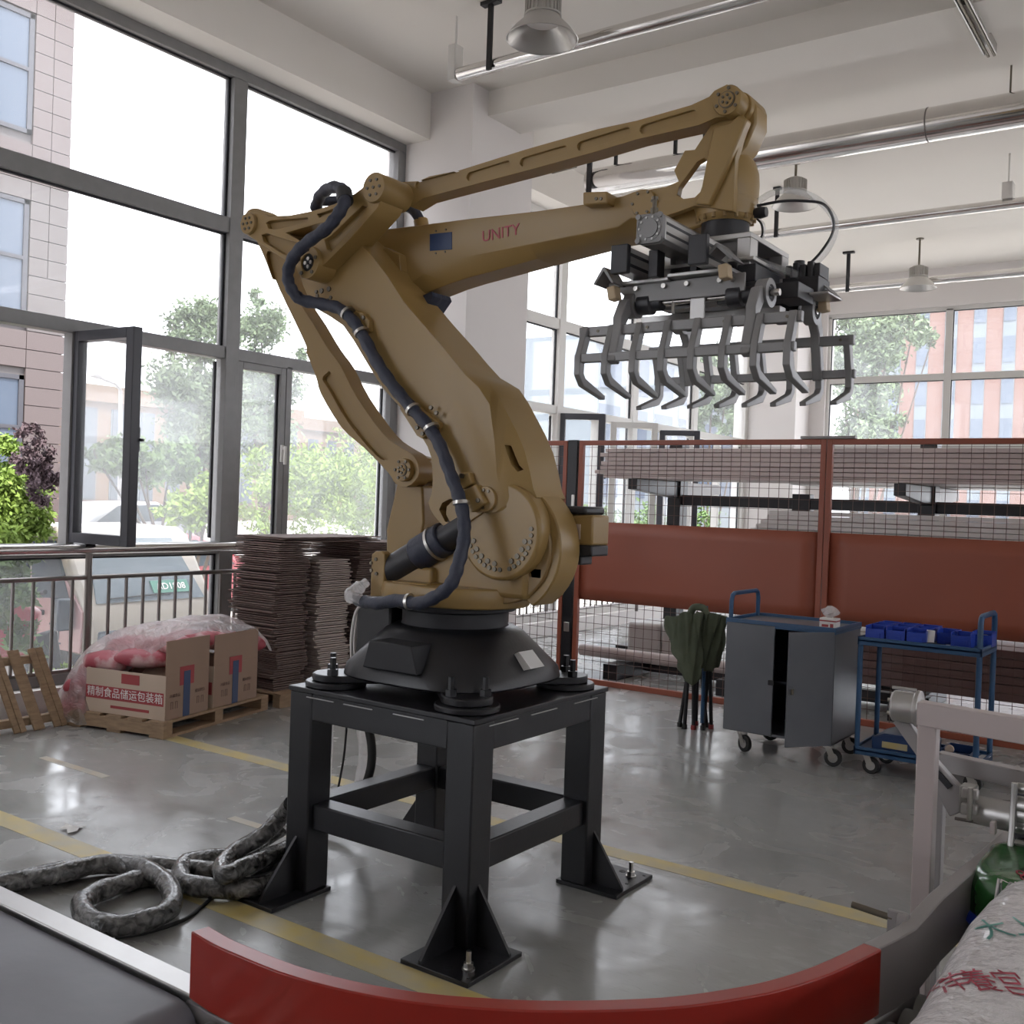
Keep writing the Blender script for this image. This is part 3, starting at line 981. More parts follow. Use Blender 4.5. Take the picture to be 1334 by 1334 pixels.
# ------------------------------------------------------------------ steel pedestal
PX0, PX1, PY0, PY1, PZ = -2.905, -2.03, 2.70, 3.565, 0.78
ped = thing('robot_pedestal', 'black welded steel pedestal bolted to the floor under the yellow robot', 'pedestal', (-2.465, 3.13, 0))
build('top_plate', MB().box(PX0 - 0.005, PX1 + 0.005, PY0 - 0.005, PY1 + 0.005, PZ - 0.018, PZ), 'black', ped, bevel=0.003)
LW = 0.115
for x in (PX0, PX1 - LW):
    for y in (PY0, PY1 - LW):
        build('leg', MB().box(x, x + LW, y, y + LW, 0.015, PZ - 0.018), 'black', ped, bevel=0.006)
for y in (PY0 + 0.004, PY1 - LW - 0.004):
    build('top_beam', MB().box(PX0 + LW, PX1 - LW, y, y + LW, 0.662, PZ - 0.018), 'black', ped, bevel=0.004)
    build('lower_rail', MB().box(PX0 + LW, PX1 - LW, y + 0.02, y + LW - 0.005, 0.25, 0.345), 'black', ped, bevel=0.006)
    for xa in (PX0 + 0.09, PX0 + 0.28, PX0 + 0.52):
        build('weld_seam', MB().box(xa, xa + 0.14, PY0 - 0.0035 if y < 3 else PY1 - 0.001, PY0 + 0.001 if y < 3 else PY1 + 0.0035, PZ - 0.034, PZ - 0.031), 'griptop', ped, smooth=0)
for x in (PX0 + 0.004, PX1 - LW - 0.004):
    build('top_beam', MB().box(x, x + LW, PY0 + LW, PY1 - LW, 0.662, PZ - 0.018), 'black', ped, bevel=0.004)
    build('lower_rail', MB().box(x + 0.01, x + LW - 0.015, PY0 + LW, PY1 - LW, 0.25, 0.345), 'black', ped, bevel=0.006)
for ya in (PY0 + 0.08, PY0 + 0.33, PY0 + 0.62):
    build('weld_seam', MB().box(PX1 - 0.001, PX1 + 0.0035, ya, ya + 0.17, PZ - 0.034, PZ - 0.031), 'griptop', ped, smooth=0)
for sx in (-1, 1):
    for sy in (-1, 1):
        cx = PX0 + LW / 2 if sx < 0 else PX1 - LW / 2
        cy = PY0 + LW / 2 if sy < 0 else PY1 - LW / 2
        ox, oy = cx + sx * 0.20, cy + sy * 0.235          # outer corner of the foot plate
        ix, iy = cx - sx * 0.075, cy - sy * 0.06
        x0, x1, y0, y1 = min(ox, ix), max(ox, ix), min(oy, iy), max(oy, iy)
        bp = build('base_plate', MB().box(x0, x1, y0, y1, 0, 0.016), 'black', ped, bevel=0.002)
        gx, gy = cx + sx * LW / 2, cy + sy * LW / 2
        build('gusset', MB().prism([(gx, 0.016), (gx + sx * 0.135, 0.016), (gx + sx * 0.135, 0.026), (gx, 0.22)], cy - 0.006, cy + 0.006, 'y'), 'black', ped, smooth=0)
        build('gusset', MB().prism([(gy, 0.016), (gy + sy * 0.17, 0.016), (gy + sy * 0.17, 0.026), (gy, 0.22)], cx - 0.006, cx + 0.006, 'x'), 'black', ped, smooth=0)
        for bx, by in ((gx + sx * 0.085, gy + sy * 0.10),):
            ab = build('anchor_bolt', MB().cyl((bx, by, 0.016), (bx, by, 0.075), 0.009, n=12), 'zinc', ped)
            build('nut', MB().lathe([(0.017, 0.022), (0.017, 0.038)], (bx, by, 0), 'z', 6).lathe([(0.021, 0.016), (0.021, 0.022)], (bx, by, 0), 'z', 16), 'zinc', ab)
        for bx, by, r in ((gx + sx * 0.03, gy + sy * 0.13, 0.014), (gx + sx * 0.11, gy + sy * 0.02, 0.007), (gx + sx * 0.12, gy + sy * 0.145, 0.006)):
            build('bolt_hole', MB().cyl((bx, by, 0.0155), (bx, by, 0.0168), r, n=14), 'black_matt', ped, smooth=0)

# ------------------------------------------------------------------ robot
RX, RY = -2.465, 3.13
rob = thing('palletizing_robot', 'large ochre yellow palletizing robot arm with linkage rods on the black pedestal', 'robot', (RX, RY, PZ))


def rb(name, mb, m='yellow', parent=None, bv=0.006, **k):
    return build(name, mb, m, parent or rob, bevel=bv, **k)


def bolts(parent, c, r, n, y, size, m='bolt', a0=0.0, a1=2 * PI):
    """ring of socket screws on a face looking to -y"""
    for k in range(n):
        a = a0 + (a1 - a0) * k / n
        build('screw', MB().lathe([(size, -0.004), (size, 0.004)], (c[0] + r * math.cos(a), y, c[1] + r * math.sin(a)), 'y', 8), m, parent)


# base casting: rounded square skirt rising to a round collar
def squircle(h, e, n=48):
    out = []
    for k in range(n):
        a = 2 * PI * k / n
        c, s = math.cos(a), math.sin(a)
        out.append((RX + math.copysign(abs(c) ** (2 / e), c) * h, RY + math.copysign(abs(s) ** (2 / e), s) * h))
    return out


base = rb('base_casting', MB().loft([(squircle(0.365, 3.4), PZ + 0.045), (squircle(0.355, 3.4), PZ + 0.09), (squircle(0.245, 2.6), PZ + 0.225), (squircle(0.215, 2.3), PZ + 0.245)], 'z'), 'black', bv=0.008)
rb('recess_plate', MB().loft([([(RX - 0.13, PZ + 0.10), (RX + 0.13, PZ + 0.10), (RX + 0.10, PZ + 0.20), (RX - 0.10, PZ + 0.20)], RY - 0.372), ([(RX - 0.13, PZ + 0.10), (RX + 0.13, PZ + 0.10), (RX + 0.10, PZ + 0.20), (RX - 0.10, PZ + 0.20)], RY - 0.25)]), 'black_matt', base, 0.004)
lb = rb('rating_label', MB().add([(RX + 0.375 - 0.0 * 1, RY - 0.02, PZ + 0.115), (RX + 0.375, RY + 0.07, PZ + 0.115), (RX + 0.318, RY + 0.07, PZ + 0.17), (RX + 0.318, RY - 0.02, PZ + 0.17),
                            (RX + 0.33, RY - 0.02, PZ + 0.10), (RX + 0.33, RY + 0.07, PZ + 0.10), (RX + 0.28, RY + 0.07, PZ + 0.15), (RX + 0.28, RY - 0.02, PZ + 0.15)],
                           [(0, 1, 2, 3), (7, 6, 5, 4), (0, 4, 5, 1), (1, 5, 6, 2), (2, 6, 7, 3), (3, 7, 4, 0)]), 'paper', base, 0, label='pale paper rating label')
for sx in (-1, 1):
    for sy in (-1, 1):
        c = (RX + sx * 0.315, RY + sy * 0.315)
        lug = rb('mounting_lug', MB().loft([(circle(c, 0.115, 28), PZ), (circle(c, 0.115, 28), PZ + 0.022)], 'z').loft([(stadium((c[0], c[1]), (c[0] - sx * 0.12, c[1] - sy * 0.12), 0.09), PZ + 0.022), (stadium((c[0], c[1]), (c[0] - sx * 0.12, c[1] - sy * 0.12), 0.09), PZ + 0.05)], 'z'), 'black', bv=0.005)
        for k in (-1, 1):
            p = (c[0] + k * 0.042 * sx + 0.01 * sx, c[1] - k * 0.042 * sy + 0.01 * sy)
            build('bolt', MB().lathe([(0.021, PZ + 0.05), (0.021, PZ + 0.072), (0.012, PZ + 0.072), (0.012, PZ + 0.115)], (p[0], p[1], 0), 'z', 6), 'black', lug)
rb('collar', MB().lathe([(0.215, PZ + 0.235), (0.205, PZ + 0.25), (0.205, PZ + 0.30), (0.235, PZ + 0.305), (0.235, PZ + 0.33)], (RX, RY, 0), 'z', 40), 'black_matt', bv=0.003)

# turret: flat turntable, shoulder housing, gear ring
YS = 2.98
tz = PZ + 0.33
tur = [(-0.27, 1.085), (0.19, 1.085), (0.245, 1.13), (0.245, 1.18), (-0.27, 1.18)]
rb('turntable', MB().loft([(stadium((RX - 0.06, RY), (RX + 0.06, RY), 0.235, 12), tz - 0.005), (stadium((RX - 0.06, RY), (RX + 0.06, RY), 0.245, 12), tz + 0.03), (stadium((RX - 0.06, RY), (RX + 0.06, RY), 0.235, 12), tz + 0.07)], 'z'))
hub = at(656, 713, y=3.05)
SH = (hub.x, hub.z)                                     # shoulder axis
RH = 0.242
flank = [(SH[0] - RH * 0.9, tz + 0.05), (SH[0] + RH * 0.75, tz + 0.05)]
arc = [(SH[0] + RH * math.cos(a), SH[1] + RH * math.sin(a)) for a in [math.radians(-58 + 208 * k / 26) for k in range(27)]]
house = [(SH[0] + 0.105, tz + 0.035)] + arc + [(SH[0] - 0.24, tz + 0.04)]
rb('shoulder_housing', MB().loft([(house, 3.06), (house, 3.19)]), bv=0.006)
gr = [(SH[0] + (RH - 0.035) * math.cos(2 * PI * k / 40), SH[1] + (RH - 0.035) * math.sin(2 * PI * k / 40)) for k in range(40)]
rb('gear_ring', MB().loft([(gr, 3.045), (gr, 3.07)]), 'yellow_dull', bv=0.006)
rb('turret_body', MB().box(RX - 0.20, SH[0] + 0.12, 3.03, 3.30, tz + 0.04, tz + 0.20), bv=0.02)
dr = at(651, 692, y=2.995)
DC = (dr.x, dr.z)
drum = rb('shoulder_drum', MB().lathe([(0.168, 2.99), (0.178, 3.0), (0.178, 3.07)], (DC[0], 0, DC[1]), 'y', 44), 'yellow', bv=0.004)
bolts(drum, DC, 0.138, 9, 2.989, 0.0085, a0=math.radians(195), a1=math.radians(285))
bolts(drum, DC, 0.118, 5, 2.989, 0.010, a0=math.radians(200), a1=math.radians(280))
bolts(drum, DC, 0.142, 9, 2.989, 0.0085, a0=math.radians(292), a1=math.radians(375))
bolts(drum, DC, 0.120, 4, 2.989, 0.010, a0=math.radians(300), a1=math.radians(360))
mx, mz = at(755, 690, y=3.20).x, at(755, 690, y=3.20).z
mot = rb('shoulder_motor', MB().box(mx - 0.16, mx + 0.055, 3.20, 3.32, mz - 0.055, mz + 0.055), 'yellow', bv=0.008)
build('motor_cap', MB().box(mx - 0.13, mx + 0.03, 3.19, 3.33, mz + 0.055, mz + 0.085), 'gripdark', mot, bevel=0.01)
build('motor_foot', MB().box(mx - 0.13, mx + 0.055, 3.20, 3.32, mz - 0.095, mz - 0.055).box(mx - 0.12, mx + 0.0, 3.22, 3.30, mz - 0.13, mz - 0.095), 'gripdark', mot, bevel=0.006)
build('motor_label', MB().box(mx - 0.035, mx + 0.005, 3.197, 3.2, mz - 0.035, mz + 0.02), 'kraft_pale', mot, smooth=0)
build('tape_patch', MB().box(SH[0] + 0.13, SH[0] + 0.17, 3.045, 3.05, SH[1] - 0.10, SH[1] - 0.07), 'paper', rob, smooth=0)

# rear knee post, balancer and its trunnion
post = xz([(517, 629), (550, 633), (552, 680), (545, 720), (503, 740), (503, 690)], 3.10)
rb('knee_post', MB().loft([(post, 3.10), (post, 3.24)]), bv=0.008)
post2 = xz([(534, 590), (562, 598), (566, 700), (545, 704), (534, 660)], 3.20)
rb('knee_cheek', MB().loft([(post2, 3.20), (post2, 3.26)]), bv=0.006)
b0, b1 = at(612, 682, y=3.02), at(512, 742, y=3.02)
bd = (b1 - b0).normalized()
L = (b1 - b0).length
bal = rb('balancer_cylinder', MB().tube([b0, b0 + bd * L * 0.33], 0.052, 24), 'gripdark', bv=0.003)
build('balancer_barrel', MB().tube([b0 + bd * L * 0.30, b0 + bd * L * 0.66], 0.066, 24), 'hose', bal, bevel=0.006)
build('balancer_tail', MB().tube([b0 + bd * L * 0.66, b1 + bd * 0.04], 0.058, 24), 'gripdark', bal, bevel=0.006)
build('clamp_ring', MB().tube([b0 + bd * L * 0.40, b0 + bd * L * 0.43], 0.070, 24), 'zinc', bal)
tr = xz([(484, 722), (489, 718), (497, 718), (501, 722), (500, 777), (482, 777)], 2.96)
trn = rb('trunnion_plate', MB().loft([(tr, 2.96), (tr, 3.0)]), bv=0.004)
cc = xz([(490, 738)], 2.96)[0]
bolts(trn, cc, 0.028, 4, 2.958, 0.007, a0=PI / 2, a1=PI * 1.9)
rb('trunnion_block', MB().box(RX - 0.27, RX - 0.02, 3.0, 3.22, tz + 0.05, tz + 0.13), bv=0.01)
rb('rear_pedestal_block', MB().box(RX - 0.16, RX + 0.02, 2.93, 3.05, tz + 0.02, tz + 0.075), bv=0.008)

# lower arm
left = xz([(392, 362), (393, 350), (402, 340), (420, 335), (440, 338), (452, 330)], 2.98)
A_r = xz([(465, 313), (505, 360), (526, 393), (572, 446), (606, 488), (638, 527), (647, 617), (655, 640), (654, 656), (645, 668), (628, 668)], 2.98)
lowl = xz([(607, 683), (595, 690), (580, 687), (565, 671), (558, 655), (563, 640), (563, 608), (557, 582), (529, 539), (499, 506), (474, 466), (447, 424), (417, 405), (400, 384)], 2.98)
outA = rounded(left + A_r + lowl, 2)
B_r = xz([(470, 307), (508, 350), (528, 386), (577, 443), (613, 485), (638, 500), (661, 539), (683, 586), (695, 638), (697, 651), (660, 650)], 3.03)
Bl = xz([(640, 662)], 3.03)
outB = rounded(left + B_r + lowl, 2)
la = rb('lower_arm', MB().loft([(outA, 2.98), (outB, 3.03), (outB, 3.22)]), bv=0)
hook = MB().loft([(xz([(572, 664), (576, 655), (586, 650), (591, 651), (582, 660), (581, 670), (586, 680), (580, 680)], 2.98), 2.9), (xz([(572, 664), (576, 655), (586, 650), (591, 651), (582, 660), (581, 670), (586, 680), (580, 680)], 2.98), 3.3)])
slot = xz([(662, 580), (669, 581), (679, 606), (684, 612), (678, 615), (671, 606)], 3.03)
cut(la, [hook, MB().loft([(slot, 2.9), (slot, 3.10)])])
bevel(la, 0.006)
build('slot_lining', MB().loft([(slot, 3.095), (slot, 3.105)]), 'black_matt', la, smooth=0)
ec = xz([(424, 376)], 2.98)[0]
bolts(la, ec, 0.052, 7, 2.979, 0.008, a0=math.radians(190), a1=math.radians(330))
bolts(la, ec, 0.022, 2, 2.979, 0.011, a0=math.radians(200), a1=math.radians(500))
kc = xz([(634, 650)], 2.98)[0]
lugp = build('lug_cover', MB().lathe([(0.046, 2.968), (0.046, 2.985)], (kc[0], 0, kc[1]), 'y', 28), 'yellow', la, bevel=0.002)
bolts(lugp, kc, 0.032, 6, 2.967, 0.006, a0=math.radians(60), a1=math.radians(300))
build('lug_block', MB().loft([(xz([(603, 640), (622, 631), (635, 655), (616, 668)], 2.96), 2.95), (xz([(603, 640), (622, 631), (635, 655), (616, 668)], 2.96), 2.985)]), 'yellow', la, bevel=0.005)
build('lug_block', MB().loft([(xz([(597, 617), (612, 615), (616, 630), (602, 638)], 2.96), 2.955), (xz([(597, 617), (612, 615), (616, 630), (602, 638)], 2.96), 2.985)]), 'yellow', la, bevel=0.005)
for u, v in ((603, 620), (624, 652)):
    c = xz([(u, v)], 2.955)[0]
    build('screw', MB().lathe([(0.009, 2.945), (0.009, 2.955)], (c[0], 0, c[1]), 'y', 8), 'bolt', la)
for pts, scr in (([(523, 532), (541, 526), (548, 531), (575, 551), (574, 557), (553, 572), (546, 568)], ((562, 531), (569, 538), (544, 557), (551, 565))),
                 ([(455, 402), (476, 408), (484, 418), (483, 432), (470, 437), (462, 428)], ((474, 414), (462, 432)))):
    q = xz(pts, 2.97)
    hc = build('hose_bracket', MB().loft([(q, 2.955), (q, 2.985)]), 'yellow', la, bevel=0.004)
    for u, v in scr:
        c = xz([(u, v)], 2.955)[0]
        build('screw', MB().lathe([(0.008, 2.948), (0.008, 2.957)], (c[0], 0, c[1]), 'y', 8), 'bolt', hc)

# bell crank at the elbow: two near plates with pockets
def c3(pts, y, s=0.2024, o=(310, 220)):
    return xz(pts, y, s, o)


YC0, YC1 = 2.90, 3.03
ck = c3([(62, 282), (115, 284), (200, 303), (330, 299), (480, 270), (620, 226), (750, 160), (815, 110), (830, 70), (870, 34), (910, 60), (930, 110), (928, 180), (900, 250), (720, 452), (565, 607),
         (520, 640), (495, 690), (455, 706), (410, 690), (388, 640), (340, 610), (290, 578), (130, 470), (60, 427), (25, 390), (14, 350), (28, 300)], YC0)
ckb = rb('bell_crank', MB().loft([(ck, YC0), (ck, YC1)]), bv=0)
pk = [[(180, 348), (205, 333), (445, 312), (452, 335), (240, 388), (195, 384)], [(508, 292), (620, 252), (606, 280), (520, 314)],
      [(152, 425), (185, 415), (260, 440), (385, 472), (335, 550), (292, 548), (165, 468)], [(556, 455), (600, 430), (800, 235), (832, 240), (815, 272), (600, 533), (572, 515)]]
hole = c3([(312, 412), (400, 385), (545, 345), (470, 420), (430, 455), (400, 462)], YC0)
cut(ckb, [MB().loft([(c3(p, YC0), 2.85), (c3(p, YC0), 2.922)]) for p in pk] + [MB().loft([(hole, 2.8), (hole, 3.2)])])
bevel(ckb, 0.004)
for (u, v, r, y0, y1) in ((60, 350, 0.046, 2.885, 3.05), (872, 118, 0.058, 2.885, 3.05)):
    c = c3([(u, v)], 2.885)[0]
    pin = build('pivot_pin', MB().lathe([(r - 0.003, y0), (r, y0 + 0.004), (r, y1)], (c[0], 0, c[1]), 'y', 36), 'yellow', ckb)
    bolts(pin, c, r * 0.55, 6, y0 - 0.0005, 0.006)
    bolts(pin, c, 0.0, 1, y0 - 0.0005, 0.006)
c = c3([(452, 603)], 2.885)[0]
EL = c
ring = build('elbow_flange', MB().lathe([(0.036, 2.90), (0.036, 2.88), (0.064, 2.88), (0.066, 2.884), (0.066, 3.0)], (c[0], 0, c[1]), 'y', 40, caps=False), 'yellow', ckb)
bolts(ring, c, 0.050, 5, 2.879, 0.008, a0=0.3, a1=2 * PI + 0.3)
build('bearing_cap', MB().lathe([(0.036, 2.889), (0.036, 2.9)], (c[0], 0, c[1]), 'y', 30), 'black_matt', ring)
bolts(ring, c, 0.016, 4, 2.886, 0.008, m='zinc')
build('elbow_shaft', MB().lathe([(0.062, 2.99), (0.075, 3.0), (0.075, 3.12)], (c[0], 0, c[1]), 'y', 32), 'yellow_dull', ckb)

# curved rod from the bell crank down to the knee
YR0, YR1 = 3.05, 3.13
cr = xz([(323, 274), (338, 272), (351, 284), (356, 300), (372, 330), (388, 388), (407, 420), (426, 452), (444, 477), (464, 516), (499, 565), (522, 583), (537, 592), (545, 606), (544, 622), (530, 634), (515, 630),
         (506, 616), (475, 584), (445, 557), (418, 513), (411, 489), (390, 439), (360, 376), (345, 337), (333, 312), (322, 304), (317, 290)], YR0)
cr = rounded(cr)
cro = rb('curved_rod', MB().loft([(cr, YR0), (cr, YR1)]), bv=0)
q1 = xz([(347, 332), (355, 329), (366, 352), (380, 400), (399, 451), (393, 455), (375, 415), (357, 370)], YR0)
q2 = xz([(420, 494), (426, 486), (433, 488), (468, 542), (504, 592), (502, 599), (490, 593), (454, 551), (428, 507)], YR0)
cut(cro, [MB().loft([(rounded(q), 3.0), (rounded(q), 3.068)]) for q in (q1, q2)])
bevel(cro, 0.004)
c = xz([(525, 612)], 3.035)[0]
kb = build('knee_pin', MB().lathe([(0.043, 3.03), (0.045, 3.034), (0.045, 3.2)], (c[0], 0, c[1]), 'y', 32), 'yellow', cro)
build('pin_cap', MB().lathe([(0.026, 3.026), (0.026, 3.032)], (c[0], 0, c[1]), 'y', 24), 'bolt', kb)
build('pin_face', MB().lathe([(0.023, 3.023), (0.023, 3.03)], (c[0], 0, c[1]), 'y', 24), 'yellow', kb)
bolts(kb, c, 0.036, 6, 3.029, 0.006)
bolts(kb, c, 0.013, 5, 3.022, 0.005)

# long upper rod
ro = xz([(521, 237), (545, 236), (560, 229.5), (598, 222), (687, 194), (779, 168), (830, 157), (900, 137), (924, 126), (931, 118), (947, 110), (962, 118), (966, 131), (960, 146), (947, 152), (933, 153), (910, 163),
         (829, 181.5), (776, 197.5), (692, 220.5), (611, 242), (570, 253), (552, 258), (534, 269), (522, 262)], YR0)
ror = rb('upper_rod', MB().loft([(ro, YR0), (ro, YR1)]), bv=0)
cuts = []
for a, b in (((545, 241), (595, 228)), ((612, 230), (660, 215)), ((682, 211), (734, 195.5)), ((757, 190), (816, 172)), ((839, 168), (902, 149.5))):
    p = xz([a, b], YR0)
    s = stadium(p[0], p[1], 0.0165)
    cuts.append(MB().loft([(s, 3.0), (s, 3.062)]))
cut(ror, cuts)
bevel(ror, 0.004)
c = xz([(947, 130)], 3.035)[0]
WR = c
wp = build('rod_pin', MB().lathe([(0.046, 3.035), (0.048, 3.039), (0.048, 3.10)], (c[0], 0, c[1]), 'y', 36), 'yellow', ror)
build('pin_cap', MB().lathe([(0.027, 3.031), (0.027, 3.037)], (c[0], 0, c[1]), 'y', 28), 'bolt', wp)
build('pin_face', MB().lathe([(0.0235, 3.028), (0.0235, 3.034)], (c[0], 0, c[1]), 'y', 28), 'yellow', wp)
bolts(wp, c, 0.037, 6, 3.034, 0.0055, a0=0.4, a1=2 * PI + 0.4)
bolts(wp, c, 0.013, 5, 3.027, 0.0045)

# upper arm
YU0, YU1 = 3.14, 3.31
up_t = xz([(470, 306), (500, 299), (537, 294.5), (611, 285), (700, 275), (769, 265), (812, 255), (836, 246), (856, 250)], YU0)
upA = up_t + xz([(868, 268), (862, 286), (822, 284), (805, 296), (690, 319), (600, 336), (579, 341), (552, 356), (526, 376), (480, 372)], YU0)
upB = up_t + xz([(868, 268), (896, 299), (828, 306), (800, 311), (700, 337.5), (610, 362), (585, 370), (560, 380), (540, 388), (480, 385)], YU0 + 0.045)
ua = rb('upper_arm', MB().loft([(upA, YU0), (upB, YU0 + 0.045), (upB, YU1)]), bv=0.006)
w = xz([(560, 305), (589, 302), (589, 325), (560, 327)], YU0)
win = build('access_window', MB().loft([(w, YU0 - 0.002), (w, YU0 + 0.004)]), 'tape', ua, bevel=0.0015)
for u, v in ((568, 301), (581, 299), (568, 330), (580, 328)):
    c = xz([(u, v)], YU0)[0]
    build('screw', MB().lathe([(0.004, YU0 - 0.003), (0.004, YU0 + 0.002)], (c[0], 0, c[1]), 'y', 8), 'bolt', ua)
o = at(652, 304, y=YU0 - 0.002)
lettering('arm_lettering', 'UNITY', 0.060, 'pink_text', ua, o, (1, 0, 0.054), (-0.054, 0, 1), 0.0015, label='pink block letters')
bx = xz([(761, 251), (793, 250), (793, 266), (761, 268)], YU0 - 0.04)
jb = build('junction_block', MB().loft([(bx, YU0 - 0.05), (bx, YU0 + 0.06)]), 'yellow', ua, bevel=0.006)
for u in (777, 783):
    c = xz([(u, 259)], YU0 - 0.05)[0]
    build('screw', MB().lathe([(0.006, YU0 - 0.055), (0.006, YU0 - 0.048)], (c[0], 0, c[1]), 'y', 8), 'bolt', jb)
build('rear_tail', MB().loft([(xz([(535, 392), (562, 380), (564, 386), (549, 408)], YU0 + 0.02), YU0 + 0.02), (xz([(535, 392), (562, 380), (564, 386), (549, 408)], YU0 + 0.02), YU1 - 0.03)]), 'hose', ua)
sp = build('elbow_block', MB().loft([(xz([(492, 326), (500, 321), (518, 330), (520, 352), (505, 352)], YU0 - 0.05), YU0 - 0.04), (xz([(492, 326), (500, 321), (518, 330), (520, 352), (505, 352)], YU0 - 0.05), YU0 + 0.02)]), 'yellow', ua, bevel=0.004)

# wrist: bracket with the window, pin disc, hub dome, flange
YB0, YB1 = 3.085, 3.115
HX, HY = at(945, 292, y=3.19).x, 3.19
br = xz([(845, 247), (868, 243), (884, 236), (878, 222), (892, 196), (905, 195), (924, 166), (930, 152), (948, 148), (966, 146), (972, 160), (958, 205), (955, 275), (905, 268), (858, 285), (842, 272)], YB0)
wb_ = rb('wrist_bracket', MB().loft([(br, YB0), (br, YB1)]), bv=0)
wh = xz([(917, 206), (922, 208), (923, 218), (912, 250), (905, 257), (890, 259), (882, 254), (884, 244), (908, 211)], YB0)
trim_ = xz([(928, 175), (946, 170), (930, 215), (913, 262), (935, 262), (950, 205), (962, 165)], YB0)
cut(wb_, [MB().loft([(wh, 3.0), (wh, 3.3)])])
bevel(wb_, 0.006)
rb('wrist_rib', MB().loft([(xz([(930, 166), (952, 160), (964, 150), (975, 156), (945, 225), (925, 268), (906, 266), (914, 250)], YB0 - 0.012), YB0 - 0.02), (xz([(930, 166), (952, 160), (964, 150), (975, 156), (945, 225), (925, 268), (906, 266), (914, 250)], YB0 - 0.012), YB0 + 0.02)]), bv=0.006)
rb('wrist_yoke', MB().lathe([(0.050, 3.10), (0.052, 3.11), (0.052, 3.22), (0.048, 3.23)], (WR[0] + 0.006, 0, WR[1] - 0.004), 'y', 36), bv=0.002)
yk = xz([(932, 160), (966, 122), (985, 135), (985, 160), (972, 190), (958, 206), (940, 240), (925, 272), (908, 272)], 3.12)
rb('wrist_web', MB().loft([(yk, 3.12), (yk, 3.22)]), bv=0.008)
c = xz([(837, 264)], 3.07)[0]
wd = rb('wrist_pin_disc', MB().lathe([(0.044, 3.07), (0.046, 3.074), (0.046, 3.16)], (c[0], 0, c[1]), 'y', 36), bv=0)
bolts(wd, c, 0.038, 6, 3.069, 0.005)
hz = at(945, 290, y=3.19).z
h = 0.104
rb('wrist_hub', MB().lathe([(h * 0.93, hz + 0.012), (h * 0.95, hz + 0.03), (h, hz + 0.045), (h, hz + 0.068)], (HX, HY, 0), 'z', 44), bv=0)
dl = []
for dz, a, b, ry in ((0.066, -40, 41.5, 0.104), (0.095, -25, 41.5, 0.103), (0.12, -17, 41.5, 0.10), (0.155, -9, 40.5, 0.092), (0.187, -2, 36.5, 0.08), (0.208, 6, 31, 0.06), (0.22, 13, 24, 0.035)):
    c = (HX + (a + b) / 2 / 397, HY)
    dl.append((circle(c, (b - a) / 2 / 397, 40, ry), hz + dz))
rb('wrist_dome', MB().loft(dl, 'z'), bv=0)
fl_ = rb('flange', MB().lathe([(h * 0.80, hz - 0.008), (h * 0.82, hz - 0.004), (h * 0.90, hz + 0.004), (h * 0.93, hz + 0.02)], (HX, HY, 0), 'z', 40), bv=0)
for k in range(16):
    a = 2 * PI * k / 16
    build('screw', MB().lathe([(0.0065, hz - 0.004), (0.0065, hz + 0.012)], (HX + h * 0.90 * math.cos(a), HY + h * 0.90 * math.sin(a), 0), 'z', 8), 'yellow_dull', fl_)
rb('tool_adapter', MB().lathe([(0.082, hz - 0.085), (0.078, hz - 0.006)], (HX, HY, 0), 'z', 36), 'gripdark', bv=0.002)
rb('wrist_underside', MB().loft([(xz([(840, 282), (868, 270), (955, 268), (950, 285), (905, 297), (880, 305), (848, 300)], 3.15), 3.15), (xz([(840, 282), (868, 270), (955, 268), (950, 285), (905, 297), (880, 305), (848, 300)], 3.15), 3.26)]), bv=0.008)

# dress pack: wrapped hose
def px_path(lst, k=5):
    return smooth_path([at(u, v, y=y) for u, v, y in lst], k)


hp = px_path([(411, 272, 3.0), (418, 254, 2.96), (433, 244, 2.92), (447, 248, 2.88), (449, 262, 2.84), (440, 280, 2.82), (425, 298, 2.81), (400, 316, 2.81), (383, 334, 2.82), (375, 356, 2.83), (379, 375, 2.85), (392, 390, 2.88),
              (418, 396, 2.91), (442, 402, 2.93), (460, 418, 2.935), (473, 438, 2.94), (490, 470, 2.94), (510, 500, 2.94), (535, 530, 2.94), (558, 556, 2.935), (573, 580, 2.93), (586, 615, 2.92), (597, 645, 2.91), (604, 675, 2.89), (604, 705, 2.87), (597, 735, 2.84),
              (588, 760, 2.82), (570, 776, 2.82), (545, 786, 2.83), (520, 782, 2.85), (490, 786, 2.87), (466, 782, 2.9)])
ho = build('dress_hose', MB().tube(hp, [0.024 + 0.0022 * math.sin(k * 1.9) for k in range(len(hp))], 14), 'hose', rob)
for u, v, y, d in ((449, 257, 2.86, (0.2, 0.2, 1)), (453, 408, 2.934, (0.6, 0, -0.5)), (471, 433, 2.94, (0.5, 0, -0.7)), (538, 533, 2.94, (0.6, 0, -0.6)), (562, 557, 2.935, (0.5, 0, -0.8)), (601, 655, 2.90, (0.2, -0.1, -1)), (533, 784, 2.84, (1, 0.1, 0.1))):
    p = at(u, v, y=y)
    d = Vector(d).normalized() * 0.006
    build('hose_clip', MB().tube([p - d, p + d], 0.031, 14), 'zinc', ho)
build('coupling', MB().tube([at(448, 250, y=2.87), at(450, 262, y=2.85)], 0.032, 14), 'gripdark', ho)
hp2 = px_path([(418, 262, 3.06), (470, 262, 3.12), (520, 268, 3.16), (536, 272, 3.18), (546, 285, 3.19), (549, 297, 3.2)])
build('arm_hose', MB().tube(hp2, 0.021, 12), 'hose', rob)
build('hose_boot', MB().tube([at(548, 287, y=3.2), at(550, 298, y=3.2)], 0.03, 14), 'yellow', rob)
pb_ = px_path([(478, 758, 2.94), (465, 768, 2.9), (458, 776, 2.88), (470, 781, 2.87)])
